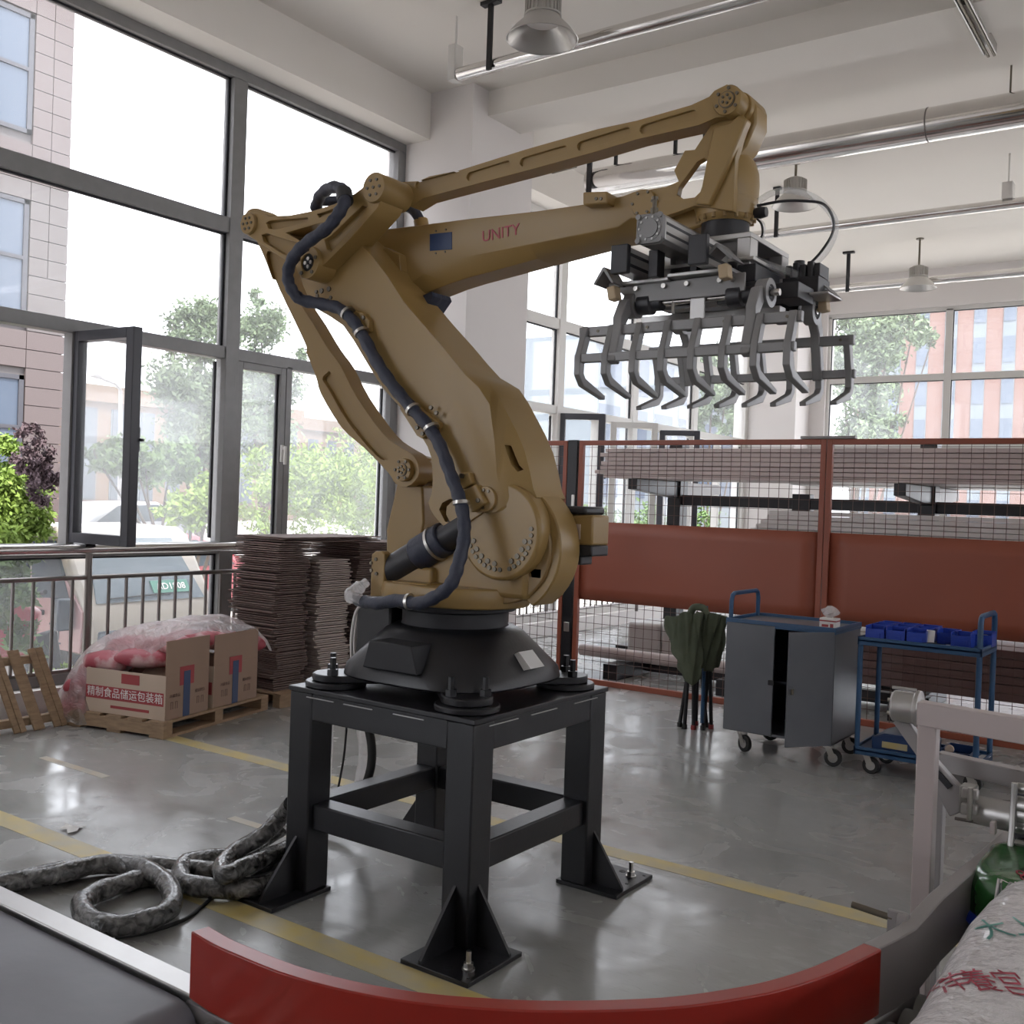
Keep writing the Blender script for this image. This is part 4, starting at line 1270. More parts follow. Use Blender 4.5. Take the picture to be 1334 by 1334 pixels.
build('wrapped_connector', MB().tube(pb_, [0.018] * 3 + [0.026] * 5 + [0.03] * 4 + [0.02] * (len(pb_) - 12), 10), 'film', rob)
for k in range(3):
    bp_ = smooth_path([(RX - 0.28, 3.0 + 0.02 * k, tz - 0.03), (RX - 0.37, 2.98 + 0.02 * k, tz - 0.05), (RX - 0.42, 3.0 + 0.02 * k, tz - 0.17), (RX - 0.43, 3.02 + 0.02 * k, PZ + 0.03)], 5)
    build('base_cable', MB().tube(bp_, 0.007, 8), 'print_white', rob)
build('connector_panel', MB().box(RX - 0.40, RX - 0.22, 2.94, 3.3, tz - 0.03, tz - 0.015), 'griptop', rob, bevel=0.003)
build('rear_box', MB().box(RX - 0.38, RX - 0.20, 2.98, 3.3, PZ + 0.05, tz - 0.03), 'black', rob, bevel=0.01)
# ------------------------------------------------------------------ fork gripper under the wrist
GXC, GYC = -1.425, 3.143
gr_ = thing('fork_gripper', 'grey two-row claw gripper hanging under the robot wrist', 'gripper', (GXC, GYC, 1.865))


def gp(name, mb, m='gripgrey', parent=None, bv=0.0025, **k):
    return build(name, mb, m, parent or gr_, bevel=bv, **k)


GX0, GX1 = -1.787, -1.062
for s, yu, yl, zu, zl in ((-1, 2.90, 2.862, 2.066, 1.974), (1, 3.386, 3.424, 2.07, 1.964)):
    gp('rake_bar', MB().box(GX0 - 0.012, GX1 + 0.012, yu - 0.011, yu + 0.011, zu - 0.016, zu + 0.016))
    gp('rake_bar', MB().box(GX0 - 0.004, GX1 + 0.008, yl - 0.011, yl + 0.011, zl - 0.014, zl + 0.014))
    first = None
    yt = yu - s * 0.115
    yo = yl + s * 0.016
    for k in range(8):
        x = GX0 + 0.012 + (GX1 - GX0 - 0.024) * k / 7
        if first is None:
            P_ = [(yu, zu + 0.012), (yl + s * 0.002, zl), (yl + s * 0.004, zl - 0.05), (yl - s * 0.018, zl - 0.075), (yt, zl - 0.112)]
            w_ = [0.016, 0.016, 0.015, 0.014, 0.007]
            out, inn = [], []
            for i, p in enumerate(P_):
                a, b = P_[max(i - 1, 0)], P_[min(i + 1, 4)]
                d = Vector((b[0] - a[0], b[1] - a[1])).normalized()
                n = Vector((-d.y, d.x))
                out.append((p[0] + n.x * w_[i], p[1] + n.y * w_[i]))
                inn.append((p[0] - n.x * w_[i], p[1] - n.y * w_[i]))
            q = out + inn[::-1]
            first = gp('claw', MB().loft([(q, x - 0.011), (q, x + 0.011)], 'x'))
            xf = x
        else:
            again(first, (x - xf, 0, 0))
    for x in (GX0 + 0.06, GX0 + 0.24, GX0 + 0.5, GX1 - 0.03):
        gp('screw', MB().lathe([(0.005, -0.014), (0.005, 0.014)], (x, yu, zu), 'y', 8), 'bolt', bv=0)

# pivot arms on the two shafts
for s, ysh, yu, yl, zu, zl, xs_ in ((-1, 2.975, 2.90, 2.862, 2.066, 1.974, (-1.652, -1.202)), (1, 3.312, 3.386, 3.424, 2.07, 1.964, (-1.648, -1.177))):
    zsh = 2.158
    gp('shaft', MB().cyl((-1.70, ysh, zsh), (-1.15, ysh, zsh), 0.0105, n=16), 'steel', bv=0)
    for x in xs_:
        P_ = [(ysh, zsh), (ysh + s * 0.045, zsh - 0.012), (yu + s * 0.003, zu + 0.03), (yu + s * 0.004, zu), (yl, zl - 0.018)]
        w_ = [0.026, 0.026, 0.021, 0.018, 0.017]
        out, inn = [], []
        for i, p in enumerate(P_):
            a, b = P_[max(i - 1, 0)], P_[min(i + 1, 4)]
            d = Vector((b[0] - a[0], b[1] - a[1])).normalized()
            n = Vector((-d.y, d.x))
            out.append((p[0] + n.x * w_[i], p[1] + n.y * w_[i]))
            inn.append((p[0] - n.x * w_[i], p[1] - n.y * w_[i]))
        q = out + inn[::-1]
        a_ = gp('pivot_arm', MB().loft([(q, x - 0.016), (q, x + 0.016)], 'x'), bv=0.004)
        gp('pivot_disc', MB().lathe([(0.042, -0.018), (0.044, -0.015), (0.044, 0.02), (0.026, 0.021), (0.024, 0.014)], (x + 0.005, ysh, zsh), 'x', 28), 'gripgrey', a_, 0)
        for k in range(4):
            an = PI / 4 + k * PI / 2
            gp('disc_spoke', MB().box(x + 0.02, x + 0.022, ysh + 0.012 * math.cos(an) - 0.009, ysh + 0.012 * math.cos(an) + 0.009, zsh + 0.012 * math.sin(an) - 0.009, zsh + 0.012 * math.sin(an) + 0.009), 'black_matt', a_, 0)
        gp('shaft_bearing', MB().lathe([(0.034, 0.03), (0.036, 0.035), (0.036, 0.075), (0.026, 0.08), (0.026, 0.11)], (x + (0.0 if x < -1.4 else -0.14), ysh, zsh), 'x', 20), 'gripdark', bv=0)

# carrier: deck plates, extrusions along y, cylinder, box mount
gp('deck_plate', MB().box(-1.715, -1.50, 2.925, 3.37, 2.216, 2.228), 'griptop')
gp('deck_plate', MB().box(-1.50, -1.285, 2.918, 3.37, 2.224, 2.236), 'griptop')
gp('side_channel', MB().prism([(-1.70, 2.216), (-1.25, 2.222), (-1.25, 2.165), (-1.33, 2.158), (-1.64, 2.158)], 2.945, 2.953), 'gripgrey')
gp('side_channel', MB().box(-1.68, -1.25, 3.33, 3.338, 2.158, 2.216), 'gripgrey')
for x in (-1.62, -1.52, -1.44, -1.33, -1.29):
    gp('cap_screw', MB().lathe([(0.008, -0.012), (0.008, 0.0)], (x, 2.945, 2.203), 'y', 8), 'zinc', bv=0)
for x, y0 in ((-1.628, 2.835), (-1.36, 2.835)):
    e = gp('linear_axis', MB().box(x - 0.026, x + 0.026, y0 + 0.02, 3.40, 2.240, 2.318), 'griptop')
    for z in (2.262, 2.296):
        gp('slot', MB().box(x + 0.0255, x + 0.0268, y0 + 0.02, 3.40, z - 0.005, z + 0.005), 'gripdark', e, 0)
    gp('end_cap', MB().box(x - 0.030, x + 0.030, y0, y0 + 0.024, 2.234, 2.324), 'gripdark', e, 0.003)
    gp('end_cap', MB().box(x - 0.030, x + 0.030, 3.40, 3.42, 2.234, 2.324), 'gripdark', e, 0.003)
    gp('clamp_block', MB().box(x - 0.034, x + 0.034, 2.99, 3.05, 2.228, 2.248), 'gripdark', e)
# pneumatic cylinder
cx_, cz_ = -1.513, 2.356
sq = [(-.046, -.034), (-.034, -.046), (.034, -.046), (.046, -.034), (.046, .034), (.034, .046), (-.034, .046), (-.046, .034)]
sqv = [(cx_ + a, cz_ + b) for a, b in sq]
cy_ = gp('air_cylinder', MB().loft([(sqv, 2.835), (sqv, 3.14)]), 'griptop')
gp('cylinder_head', MB().loft([(sqv, 2.815), (sqv, 2.833)]), 'gripgrey', cy_)
gp('bore_cap', MB().lathe([(0.029, 2.811), (0.029, 2.816)], (cx_, 0, cz_), 'y', 28), 'gripgrey', cy_, 0)
gp('bore_ring', MB().lathe([(0.0295, 2.8135), (0.0295, 2.816), (0.0405, 2.816), (0.0405, 2.8135)], (cx_, 0, cz_), 'y', 28, caps=False), 'gripdark', cy_, 0)
for k in range(10):
    a = 2 * PI * k / 10
    gp('vent', MB().lathe([(0.004, 2.812), (0.004, 2.816)], (cx_ + 0.035 * math.cos(a), 0, cz_ + 0.035 * math.sin(a)), 'y', 6), 'griptop', cy_, 0)
for a in (-1, 1):
    for b in (-1, 1):
        gp('tie_rod', MB().lathe([(0.009, 2.808), (0.009, 2.816)], (cx_ + a * 0.037, 0, cz_ + b * 0.037), 'y', 8), 'gripgrey', cy_, 0)
    for zz in (-0.014, 0.016):
        gp('slot', MB().box(cx_ + a * 0.0465 - 0.0008, cx_ + a * 0.0465 + 0.0008, 2.84, 3.13, cz_ + zz - 0.004, cz_ + zz + 0.004), 'gripdark', cy_, 0)
gp('air_fitting', MB().lathe([(0.012, 0.0), (0.012, 0.02), (0.007, 0.02), (0.007, 0.045), (0.010, 0.045), (0.010, 0.055)], (cx_ + 0.01, 2.825, cz_ + 0.042), 'z', 12), 'bolt', cy_, 0)
gp('cylinder_foot', MB().box(cx_ - 0.045, cx_ - 0.012, 2.90, 2.95, 2.226, 2.312), 'gripdark', cy_)
gp('cylinder_foot', MB().box(cx_ + 0.05, cx_ + 0.075, 3.0, 3.06, 2.236, 2.36), 'gripdark', cy_)
# box mount under the flange
bx0, bx1, by0, by1 = -1.585, -1.268, 3.02, 3.35
mt_ = gp('mount_box', MB().box(bx0, bx1, by0, by1, 2.348, 2.365), 'griptop')
for x in (bx0, bx1 - 0.045):
    for y in (by0, by1 - 0.06):
        gp('mount_post', MB().box(x, x + 0.045, y, y + 0.06, 2.253, 2.348), 'griptop', mt_)
gp('mount_web', MB().box(bx0 + 0.045, bx1 - 0.045, by0 + 0.03, by0 + 0.036, 2.253, 2.348), 'gripgrey', mt_)
gp('base_plate', MB().box(bx0 - 0.03, bx1 + 0.02, by0 - 0.02, by1 + 0.03, 2.271, 2.283), 'griptop', mt_)
gp('mount_web', MB().box(bx0 + 0.02, bx1 - 0.02, by1 - 0.05, by1 - 0.04, 2.24, 2.348), 'gripgrey', mt_)
# squeeze beam with its strap
gp('squeeze_beam', MB().box(-1.69, -1.20, 3.11, 3.16, 2.108, 2.146), 'griptop')
gp('beam_strap', MB().box(-1.435, -1.385, 2.955, 2.962, 2.075, 2.20).box(-1.435, -1.385, 2.955, 3.12, 2.20, 2.206), 'tan' if False else 'griptop')
gp('guide_rod', MB().cyl((-1.50, 2.97, 2.20), (-1.50, 2.97, 2.12), 0.006, n=8), 'zinc', bv=0)
gp('toggle_plate', MB().box(-1.56, -1.44, 3.0, 3.06, 2.138, 2.15).box(-1.48, -1.30, 3.05, 3.12, 2.16, 2.19), 'gripgrey')
gp('toggle_block', MB().box(-1.50, -1.46, 2.98, 3.02, 2.15, 2.20).box(-1.36, -1.31, 2.99, 3.03, 2.14, 2.20), 'gripdark')
# bent sensor covers with hanging tan blocks
for (x, y, z, tw) in ((-1.70, 2.90, 2.218, -1), (-1.31, 2.90, 2.250, 1), (-1.155, 3.34, 2.215, 1)):
    w2_ = 0.055 if tw > 0 else 0.038
    c_ = gp('sensor_cover', MB().loft([([(x - w2_, z - 0.004), (x - 0.004, z + 0.048), (x + 0.004, z + 0.048), (x + w2_, z - 0.004), (x + w2_ - 0.008, z - 0.006), (x, z + 0.036), (x - w2_ + 0.008, z - 0.006)], y - 0.035),
                            ([(x - w2_, z - 0.004), (x - 0.004, z + 0.048), (x + 0.004, z + 0.048), (x + w2_, z - 0.004), (x + w2_ - 0.008, z - 0.006), (x, z + 0.036), (x - w2_ + 0.008, z - 0.006)], y + 0.05)]), 'gripgrey', bv=0.001)
    gp('cushion', MB().obox((x + (0.012 if tw > 0 else 0.018), y, z - 0.012), (x + (0.018 if tw > 0 else 0.026), y, z - 0.055), 0.042, 0.03), 'tan', c_, 0.004)
# valve island, air lines
gp('valve_island', MB().box(-1.25, -1.13, 3.25, 3.36, 2.20, 2.262), 'gripdark')
for k in range(5):
    gp('valve', MB().box(-1.245 + k * 0.024, -1.226 + k * 0.024, 3.26, 3.35, 2.262, 2.305 + 0.008 * (k % 2)), 'gripdark', bv=0.003)
gp('valve_plug', MB().lathe([(0.015, 0), (0.018, 0.01), (0.018, 0.04)], (-1.235, 3.36, 2.30), 'z', 12), 'gripdark', bv=0)
gp('cable_saddle', MB().box(-1.30, -1.24, 3.0, 3.2, 2.205, 2.26).box(-1.22, -1.14, 3.1, 3.24, 2.165, 2.215), 'gripdark')
gp('valve_bracket', MB().box(-1.26, -1.08, 3.20, 3.34, 2.190, 2.198), 'griptop')
big = smooth_path([at(988, 262, y=3.19), at(1005, 252, y=3.2), at(1030, 248, y=3.22), at(1062, 258, y=3.25), at(1084, 280, y=3.28), at(1088, 300, y=3.3), at(1078, 325, y=3.31), at(1058, 347, y=3.32), at(1042, 358, y=3.32)], 6)
gp('air_hose', MB().tube(big, 0.0105, 10), 'tube_clear', bv=0)
blk = smooth_path([at(986, 268, y=3.19), at(1020, 262, y=3.21), at(1050, 262, y=3.235), at(1073, 266, y=3.26), at(1085, 284, y=3.283), at(1084, 305, y=3.3), at(1068, 330, y=3.31), at(1050, 348, y=3.32)], 6)
gp('air_hose', MB().tube(blk, 0.0048, 8), 'gripdark', bv=0)
for k in range(4):
    o_ = 3 * k
    pth = smooth_path([at(985, 335 + o_, y=3.06), at(1010, 345 + o_ * 0.8, y=3.15), at(1035, 353 + o_ * 0.8, y=3.24), at(1058, 364 + o_, y=3.28), at(1066, 378 + o_ * 0.5, y=3.28), at(1076 - o_, 377 + o_ * 0.4, y=3.3), at(1055, 381, y=3.3)], 5)
    gp('thin_air_line', MB().tube(pth, 0.004, 6), 'tube_clear', bv=0)
for k in range(2):
    pth = smooth_path([at(984 + 2 * k, 283, y=3.25), at(992 + 3 * k, 292, y=3.25), at(993 + 2 * k, 306, y=3.25), at(986, 316, y=3.2)], 5)
    gp('thin_air_line', MB().tube(pth, 0.004, 6), 'tube_clear' if k else 'gripdark', bv=0)
gp('cable_gland', MB().lathe([(0.016, -0.02), (0.02, 0), (0.016, 0.02)], tuple(at(991, 277, y=3.2)), 'x', 12), 'gripdark', bv=0)
# ------------------------------------------------------------------ safety fence
YF = 7.45


def fence_panel(label, x0, x1, seed):
    t = thing('fence_panel', label, 'fence panel', ((x0 + x1) / 2, YF, 0), 'orange safety fence panels')
    fw = 0.04
    for x in (x0, x1 - fw):
        build('upright', MB().box(x, x + fw, YF - 0.02, YF + 0.02, 0, 2.04), 'orange', t, bevel=0.003)
    for z0, z1 in ((0.0, 0.045), (2.0, 2.04)):
        build('frame_rail', MB().box(x0 + fw, x1 - fw, YF - 0.02, YF + 0.02, z0, z1), 'orange', t, bevel=0.003)
    rnd = random.Random(seed)
    n, m = 14, 6
    mb = MB()
    v, f = [], []
    for j in range(m + 1):
        for i in range(n + 1):
            v.append((x0 + fw + (x1 - x0 - 2 * fw) * i / n, YF + (rnd.uniform(-0.006, 0.006) if 0 < i < n and 0 < j < m else 0), 0.70 + 0.66 * j / m))
    for j in range(m):
        for i in range(n):
            a = j * (n + 1) + i
            f.append((a, a + 1, a + n + 2, a + n + 1))
    s = build('sheet_panel', mb.add(v, f), 'orange', t, smooth=60)
    sol = s.modifiers.new('solid', 'SOLIDIFY')
    sol.thickness = 0.004
    w = MB()
    k = 1
    while x0 + fw + 0.078 * k < x1 - fw:
        x = x0 + fw + 0.078 * k
        for z0, z1 in ((0.04, 0.70), (1.36, 2.0)):
            w.box(x - 0.0018, x + 0.0018, YF - 0.0018, YF + 0.0018, z0, z1)
        k += 1
    for z in [0.04 + 0.078 * i for i in range(1, 9)] + [1.36 + 0.078 * i for i in range(1, 9)]:
        w.box(x0 + fw, x1 - fw, YF + 0.0018, YF + 0.0052, z - 0.0018, z + 0.0018)
    build('wire_mesh', w, 'wire', t, smooth=0, kind='stuff')
    return t


fence_panel('orange fence panel partly hidden behind the robot, next to the column', -5.62, -4.70, 1)
fence_panel('orange fence panel between the black gate post and the capped joint', -4.585, -2.478, 2)
fence_panel('orange fence panel behind the blue bin trolley, right of the capped joint', -2.472, -0.36, 3)
fence_panel('rightmost orange fence panel at the edge of the frame', -0.35, 1.8, 4)
t = thing('gate_post', 'slim black gate post between two orange fence panels', 'post', (-4.64, YF, 0))
build('post', MB().box(-4.69, -4.595, YF - 0.03, YF + 0.045, 0, 2.045), 'black', t, bevel=0.004)
build('latch', MB().box(-4.63, -4.60, YF - 0.045, YF - 0.03, 1.47, 1.58), 'zinc', t, bevel=0.004)
build('latch', MB().box(-4.66, -4.61, YF - 0.045, YF - 0.03, 0.42, 0.5), 'zinc', t, bevel=0.004)
build('joint_cap', MB().box(-2.67, -2.27, YF - 0.03, YF + 0.03, 2.042, 2.062), 'grey', bevel=0.004, label='grey cap plate lying on the joint of two fence panels', cat='cap plate')

# ------------------------------------------------------------------ racks with long profiles behind the fence
rk = thing('cantilever_rack', 'black cantilever rack behind the fence carrying long wrapped profiles', 'rack', (-3.2, 9.9, 0))
for x in (-4.92, -2.36, 0.2):
    build('column', MB().box(x - 0.075, x + 0.075, 9.92, 10.10, 0, 2.2), 'black', rk, bevel=0.005)
    for z in (0.92, 1.70):
        build('arm', MB().loft([([(9.0, z - 0.03), (9.0, z + 0.075), (9.95, z + 0.075), (9.95, z - 0.10)], x - 0.05), ([(9.0, z - 0.03), (9.0, z + 0.075), (9.95, z + 0.075), (9.95, z - 0.10)], x + 0.05)], 'x'), 'black', rk, bevel=0.004)
        build('arm', MB().loft([([(11.0, z - 0.03), (11.0, z + 0.075), (10.05, z + 0.075), (10.05, z - 0.10)], x - 0.05), ([(11.0, z - 0.03), (11.0, z + 0.075), (10.05, z + 0.075), (10.05, z - 0.10)], x + 0.05)], 'x'), 'grey', rk, bevel=0.004)
    build('base_leg', MB().box(x - 0.07, x + 0.07, 8.9, 11.1, 0, 0.13), 'black', rk, bevel=0.005)
for a, b in ((-4.845, -2.435), (-2.285, 0.125)):
    build('tie_beam', MB().box(a, b, 9.97, 10.05, 1.53, 1.64), 'black', rk, bevel=0.004)
for x in (-3.55, -1.1):
    build('bracket', MB().box(x - 0.09, x + 0.09, 9.95, 10.07, 1.49, 1.68), 'black', rk, bevel=0.004)


def profile_pack(label, x0, x1, y0, y1, z0, rows, ph, m, group=None, jit=0.03, seed=0, nx=1):
    """a bundle of long bars; each bar its own part"""
    rnd = random.Random(seed)
    t = thing('profile_bundle', label, 'profile bundle', ((x0 + x1) / 2, (y0 + y1) / 2, z0), group)
    for r in range(rows):
        a = x0 + rnd.uniform(-jit, jit)
        d = rnd.uniform(0, 0.02)
        for j in range(nx):
            ya, yb = y0 + (y1 - y0) * j / nx + d, y0 + (y1 - y0) * (j + 1) / nx - 0.004 + (d if j < nx - 1 else 0)
            build('bar', MB().box(a, x1 + rnd.uniform(-jit, jit), ya, yb, z0 + r * ph + 0.002, z0 + (r + 1) * ph - 0.002), m, t, bevel=0.004)
    return t


profile_pack('thick pale bundle of wrapped profiles on the upper rack arms', -5.27, 1.6, 9.0, 9.75, 1.86, 5, 0.043, 'profile', seed=1, jit=0.05)
profile_pack('thin pale wrapped profiles lying under the thick bundle on the upper arms', -5.32, 1.3, 9.0, 9.8, 1.777, 2, 0.041, 'profile', seed=2, jit=0.06)
profile_pack('white profiles on the lower rack arms, behind the orange sheet panels', -3.6, 1.2, 9.05, 9.8, 0.997, 12, 0.043, 'profile_white', seed=3, jit=0.12)
profile_pack('pale profiles on the far side of the rack at upper arm height', -3.7, 1.2, 10.2, 10.95, 1.777, 2, 0.04, 'profile_white', seed=8, jit=0.12)
profile_pack('brown wrapped profiles low on the floor, behind the blue trolley', -2.6, 1.5, 8.1, 8.75, 0.19, 6, 0.062, 'profile_dark', seed=4, jit=0.15, nx=2)
for k, (x0, x1, h) in enumerate(((-4.62, -4.28, 0.40), (-4.27, -3.93, 0.44))):
    build('wrapped_parcel', MB().box(x0, x1, 8.45, 8.95, 0.132, 0.132 + h - 0.1), 'profile_white', bevel=0.03,
          label=('white wrapped parcel behind the fence, left of its taller twin', 'taller white wrapped parcel behind the fence, beside the rack column')[k], cat='parcel')
t = thing('floor_skid', 'black steel skid on the floor behind the fence holding the parcels', 'skid', (-4.2, 8.3, 0))
for x in (-4.40, -3.35, -2.0):
    build('beam', MB().box(x - 0.06, x + 0.08, 7.75, 9.0, 0, 0.13), 'black', t, bevel=0.004)
build('cross_beam', MB().box(-4.46, -1.9, 8.3, 8.4, 0.02, 0.11), 'black', t, bevel=0.004)
build('brown_tube', MB().cyl((-4.85, 8.02, 0.185), (-2.9, 8.05, 0.185), 0.052, n=20), 'profile', bevel=0.002,
      label='brown cardboard tube lying along the skid behind the fence', cat='tube')

# ------------------------------------------------------------------ cabinet trolley


def caster(parent, x, y, r=0.05, rot=0.0):
    d = Vector((math.cos(rot), math.sin(rot), 0))
    n = Vector((-d.y, d.x, 0))
    c = Vector((x, y, r)) + d * 0.03
    w = build('caster', MB().cyl(c - n * 0.014, c + n * 0.014, r, n=20), 'rubber', parent, bevel=0.004)
    build('wheel_hub', MB().cyl(c - n * 0.016, c + n * 0.016, r * 0.55, n=14), 'griptop', w)
    build('fork', MB().obox(c + n * 0.021, Vector((x, y, 0.118)) + n * 0.021, 0.003, 0.035, up=d).obox(c - n * 0.021, Vector((x, y, 0.118)) - n * 0.021, 0.003, 0.035, up=d)
          .cyl((x, y, 0.108), (x, y, 0.125), 0.03, n=14), 'zinc', w)
    return w


cbx0, cbx1, cby0, cby1 = -2.605, -1.925, 6.06, 6.56
cab = thing('cabinet_trolley', 'dark grey steel cabinet on casters with one door ajar, before the fence', 'cabinet', (-2.265, 6.3, 0))
sh = MB().box(cbx0, cbx0 + 0.012, cby0 + 0.01, cby1, 0.125, 0.80).box(cbx1 - 0.012, cbx1, cby0 + 0.01, cby1, 0.125, 0.80).box(cbx0, cbx1, cby1 - 0.012, cby1, 0.125, 0.80).box(cbx0, cbx1, cby0, cby1, 0.125, 0.14)
build('body', sh, 'cab', cab, bevel=0.003)
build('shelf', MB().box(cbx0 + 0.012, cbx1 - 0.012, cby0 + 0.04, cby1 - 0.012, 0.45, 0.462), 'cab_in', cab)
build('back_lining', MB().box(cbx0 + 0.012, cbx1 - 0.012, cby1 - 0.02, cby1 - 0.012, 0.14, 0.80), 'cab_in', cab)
build('top_tray', MB().box(cbx0 - 0.005, cbx1 + 0.005, cby0 - 0.005, cby1 + 0.005, 0.785, 0.80).box(cbx0 - 0.005, cbx1 + 0.005, cby0 - 0.005, cby0 + 0.01, 0.80, 0.825)
      .box(cbx0 - 0.005, cbx1 + 0.005, cby1 - 0.01, cby1 + 0.005, 0.80, 0.825).box(cbx0 - 0.005, cbx0 + 0.01, cby0, cby1, 0.80, 0.825).box(cbx1 - 0.01, cbx1 + 0.005, cby0, cby1, 0.80, 0.825), 'blue', cab, bevel=0.002)
build('tray_mat', MB().box(cbx0 + 0.012, cbx1 - 0.012, cby0 + 0.012, cby1 - 0.012, 0.80, 0.806), 'cab', cab, smooth=0)
d1 = build('door', MB().box(cbx0, cbx0 + 0.315, cby0 - 0.006, cby0 + 0.008, 0.13, 0.80), 'cab', cab, bevel=0.003)
build('latch', MB().box(cbx0 + 0.285, cbx0 + 0.325, cby0 - 0.016, cby0 - 0.006, 0.44, 0.47), 'black_matt', d1, bevel=0.003)
h0, h1 = Vector((cbx1 - 0.005, cby0, 0)), Vector((-2.118, 5.825, 0))
d2 = build('door', MB().obox(h0 + Vector((0, 0, 0.465)), h1 + Vector((0, 0, 0.465)), 0.014, 0.67), 'cab', cab, bevel=0.003)
dd = (h1 - h0).normalized()
nn = Vector((dd.y, -dd.x, 0))
if nn.y > 0:
    nn = -nn
q = h1 - dd * 0.03 + nn * 0.012 + Vector((0, 0, 0.455))
build('lock', MB().obox(q - Vector((0, 0, 0.016)), q + Vector((0, 0, 0.016)), 0.025, 0.012), 'bolt', d2, bevel=0.002)
hx = cbx0 + 0.012
build('handle_bar', MB().tube([(hx, cby0 + 0.03, 0.79), (hx, cby0 + 0.03, 0.93), (hx, cby0 + 0.045, 0.965), (hx, cby0 + 0.07, 0.975), (hx, cby1 - 0.07, 0.975), (hx, cby1 - 0.045, 0.965), (hx, cby1 - 0.03, 0.93), (hx, cby1 - 0.03, 0.79)], 0.014, 12), 'blue', cab)
for x, y, r in ((cbx0 + 0.11, cby0 + 0.04, -0.5), (cbx1 - 0.03, cby0 + 0.05, 0.1), (cbx0 + 0.11, cby1 - 0.06, 0.4), (cbx1 - 0.05, cby1 - 0.06, 0.2)):
    caster(cab, x, y, 0.052, r)

t = thing('carton', 'small white printed carton with a crumpled clear bag on the cabinet trolley', 'box', (-1.99, 6.18, 0.806))
build('box', MB().box(-2.045, -1.945, 6.13, 6.21, 0.806, 0.872), 'print_white', t, bevel=0.002)
build('printed_band', MB().box(-2.0455, -1.9445, 6.1295, 6.2105, 0.852, 0.86).box(-2.03, -1.99, 6.1293, 6.21, 0.82, 0.835).box(-1.98, -1.96, 6.1293, 6.21, 0.815, 0.84), 'print_red', t, smooth=0)
rnd = random.Random(4)
v, f = [], []
n = 12
for j in range(7):
    for i in range(n):
        a = 2 * PI * i / n
        rr = 0.052 * math.sin(PI * (j + 0.6) / 7.2) * rnd.uniform(0.75, 1.2)
        v.append((-1.995 + rr * math.cos(a), 6.17 + rr * math.sin(a), 0.872 + 0.012 * j))
for j in range(6):
    for i in range(n):
        f.append((j * n + i, j * n + (i + 1) % n, (j + 1) * n + (i + 1) % n, (j + 1) * n + i))
f.append(tuple(6 * n + i for i in range(n)))
build('plastic_bag', MB().add(v, f), 'film', t, smooth=0)

# ------------------------------------------------------------------ blue shelf trolley with bins
tx0, tx1, ty0, ty1 = -1.79, -1.12, 6.05, 6.47
tro = thing('shelf_trolley', 'blue two-shelf trolley on casters, right of the grey cabinet trolley', 'trolley', ((tx0 + tx1) / 2, (ty0 + ty1) / 2, 0))
for z in (0.13, 0.765):
    build('shelf', MB().box(tx0, tx1, ty0, ty1, z, z + 0.012).box(tx0, tx1, ty0, ty0 + 0.012, z - 0.02, z + 0.028).box(tx0, tx1, ty1 - 0.012, ty1, z - 0.02, z + 0.028)
          .box(tx0, tx0 + 0.012, ty0, ty1, z - 0.02, z + 0.028).box(tx1 - 0.012, tx1, ty0, ty1, z - 0.02, z + 0.028), 'blue', tro, bevel=0.002)
for x in (tx0 + 0.015, tx1 - 0.015):
    for y in (ty0 + 0.015, ty1 - 0.015):
        build('leg', MB().cyl((x, y, 0.12), (x, y, 0.76), 0.0155, n=12), 'blue', tro)
hx = tx1 - 0.015
build('handle_bar', MB().tube([(hx, ty0 + 0.015, 0.76), (hx, ty0 + 0.015, 0.925), (hx, ty0 + 0.03, 0.955), (hx, ty0 + 0.055, 0.965), (hx, ty1 - 0.055, 0.965), (hx, ty1 - 0.03, 0.955), (hx, ty1 - 0.015, 0.925), (hx, ty1 - 0.015, 0.76)], 0.0155, 12), 'blue', tro)
for x, y, r in ((tx0 + 0.06, ty0 + 0.05, 0.0), (tx1 - 0.06, ty0 + 0.05, 0.0), (tx0 + 0.06, ty1 - 0.05, 0.0), (tx1 - 0.06, ty1 - 0.05, 0.2)):
    caster(tro, x, y, 0.048, r)


def make_bin(x, y, z, w, d, h, label):
    t = thing('parts_bin', label, 'bin', (x, y, z), 'blue parts bins on the trolley')
    a, b = w / 2, d / 2
    build('tub', MB().box(x - a, x + a, y - b, y + b, z, z + 0.004).box(x - a, x - a + 0.004, y - b, y + b, z, z + h).box(x + a - 0.004, x + a, y - b, y + b, z, z + h)
          .box(x - a, x + a, y + b - 0.004, y + b, z, z + h).box(x - a, x + a, y - b, y - b + 0.004, z, z + h * 0.8), 'bin', t, bevel=0.002)
    build('lip', MB().box(x - a - 0.004, x + a + 0.004, y - b - 0.004, y + b + 0.004, z + h - 0.008, z + h - 0.001), 'bin', t) if False else \
        build('label_holder', MB().box(x - a * 0.6, x + a * 0.6, y - b - 0.004, y - b, z + h * 0.15, z + h * 0.5), 'bin', t, bevel=0.001)
    return t


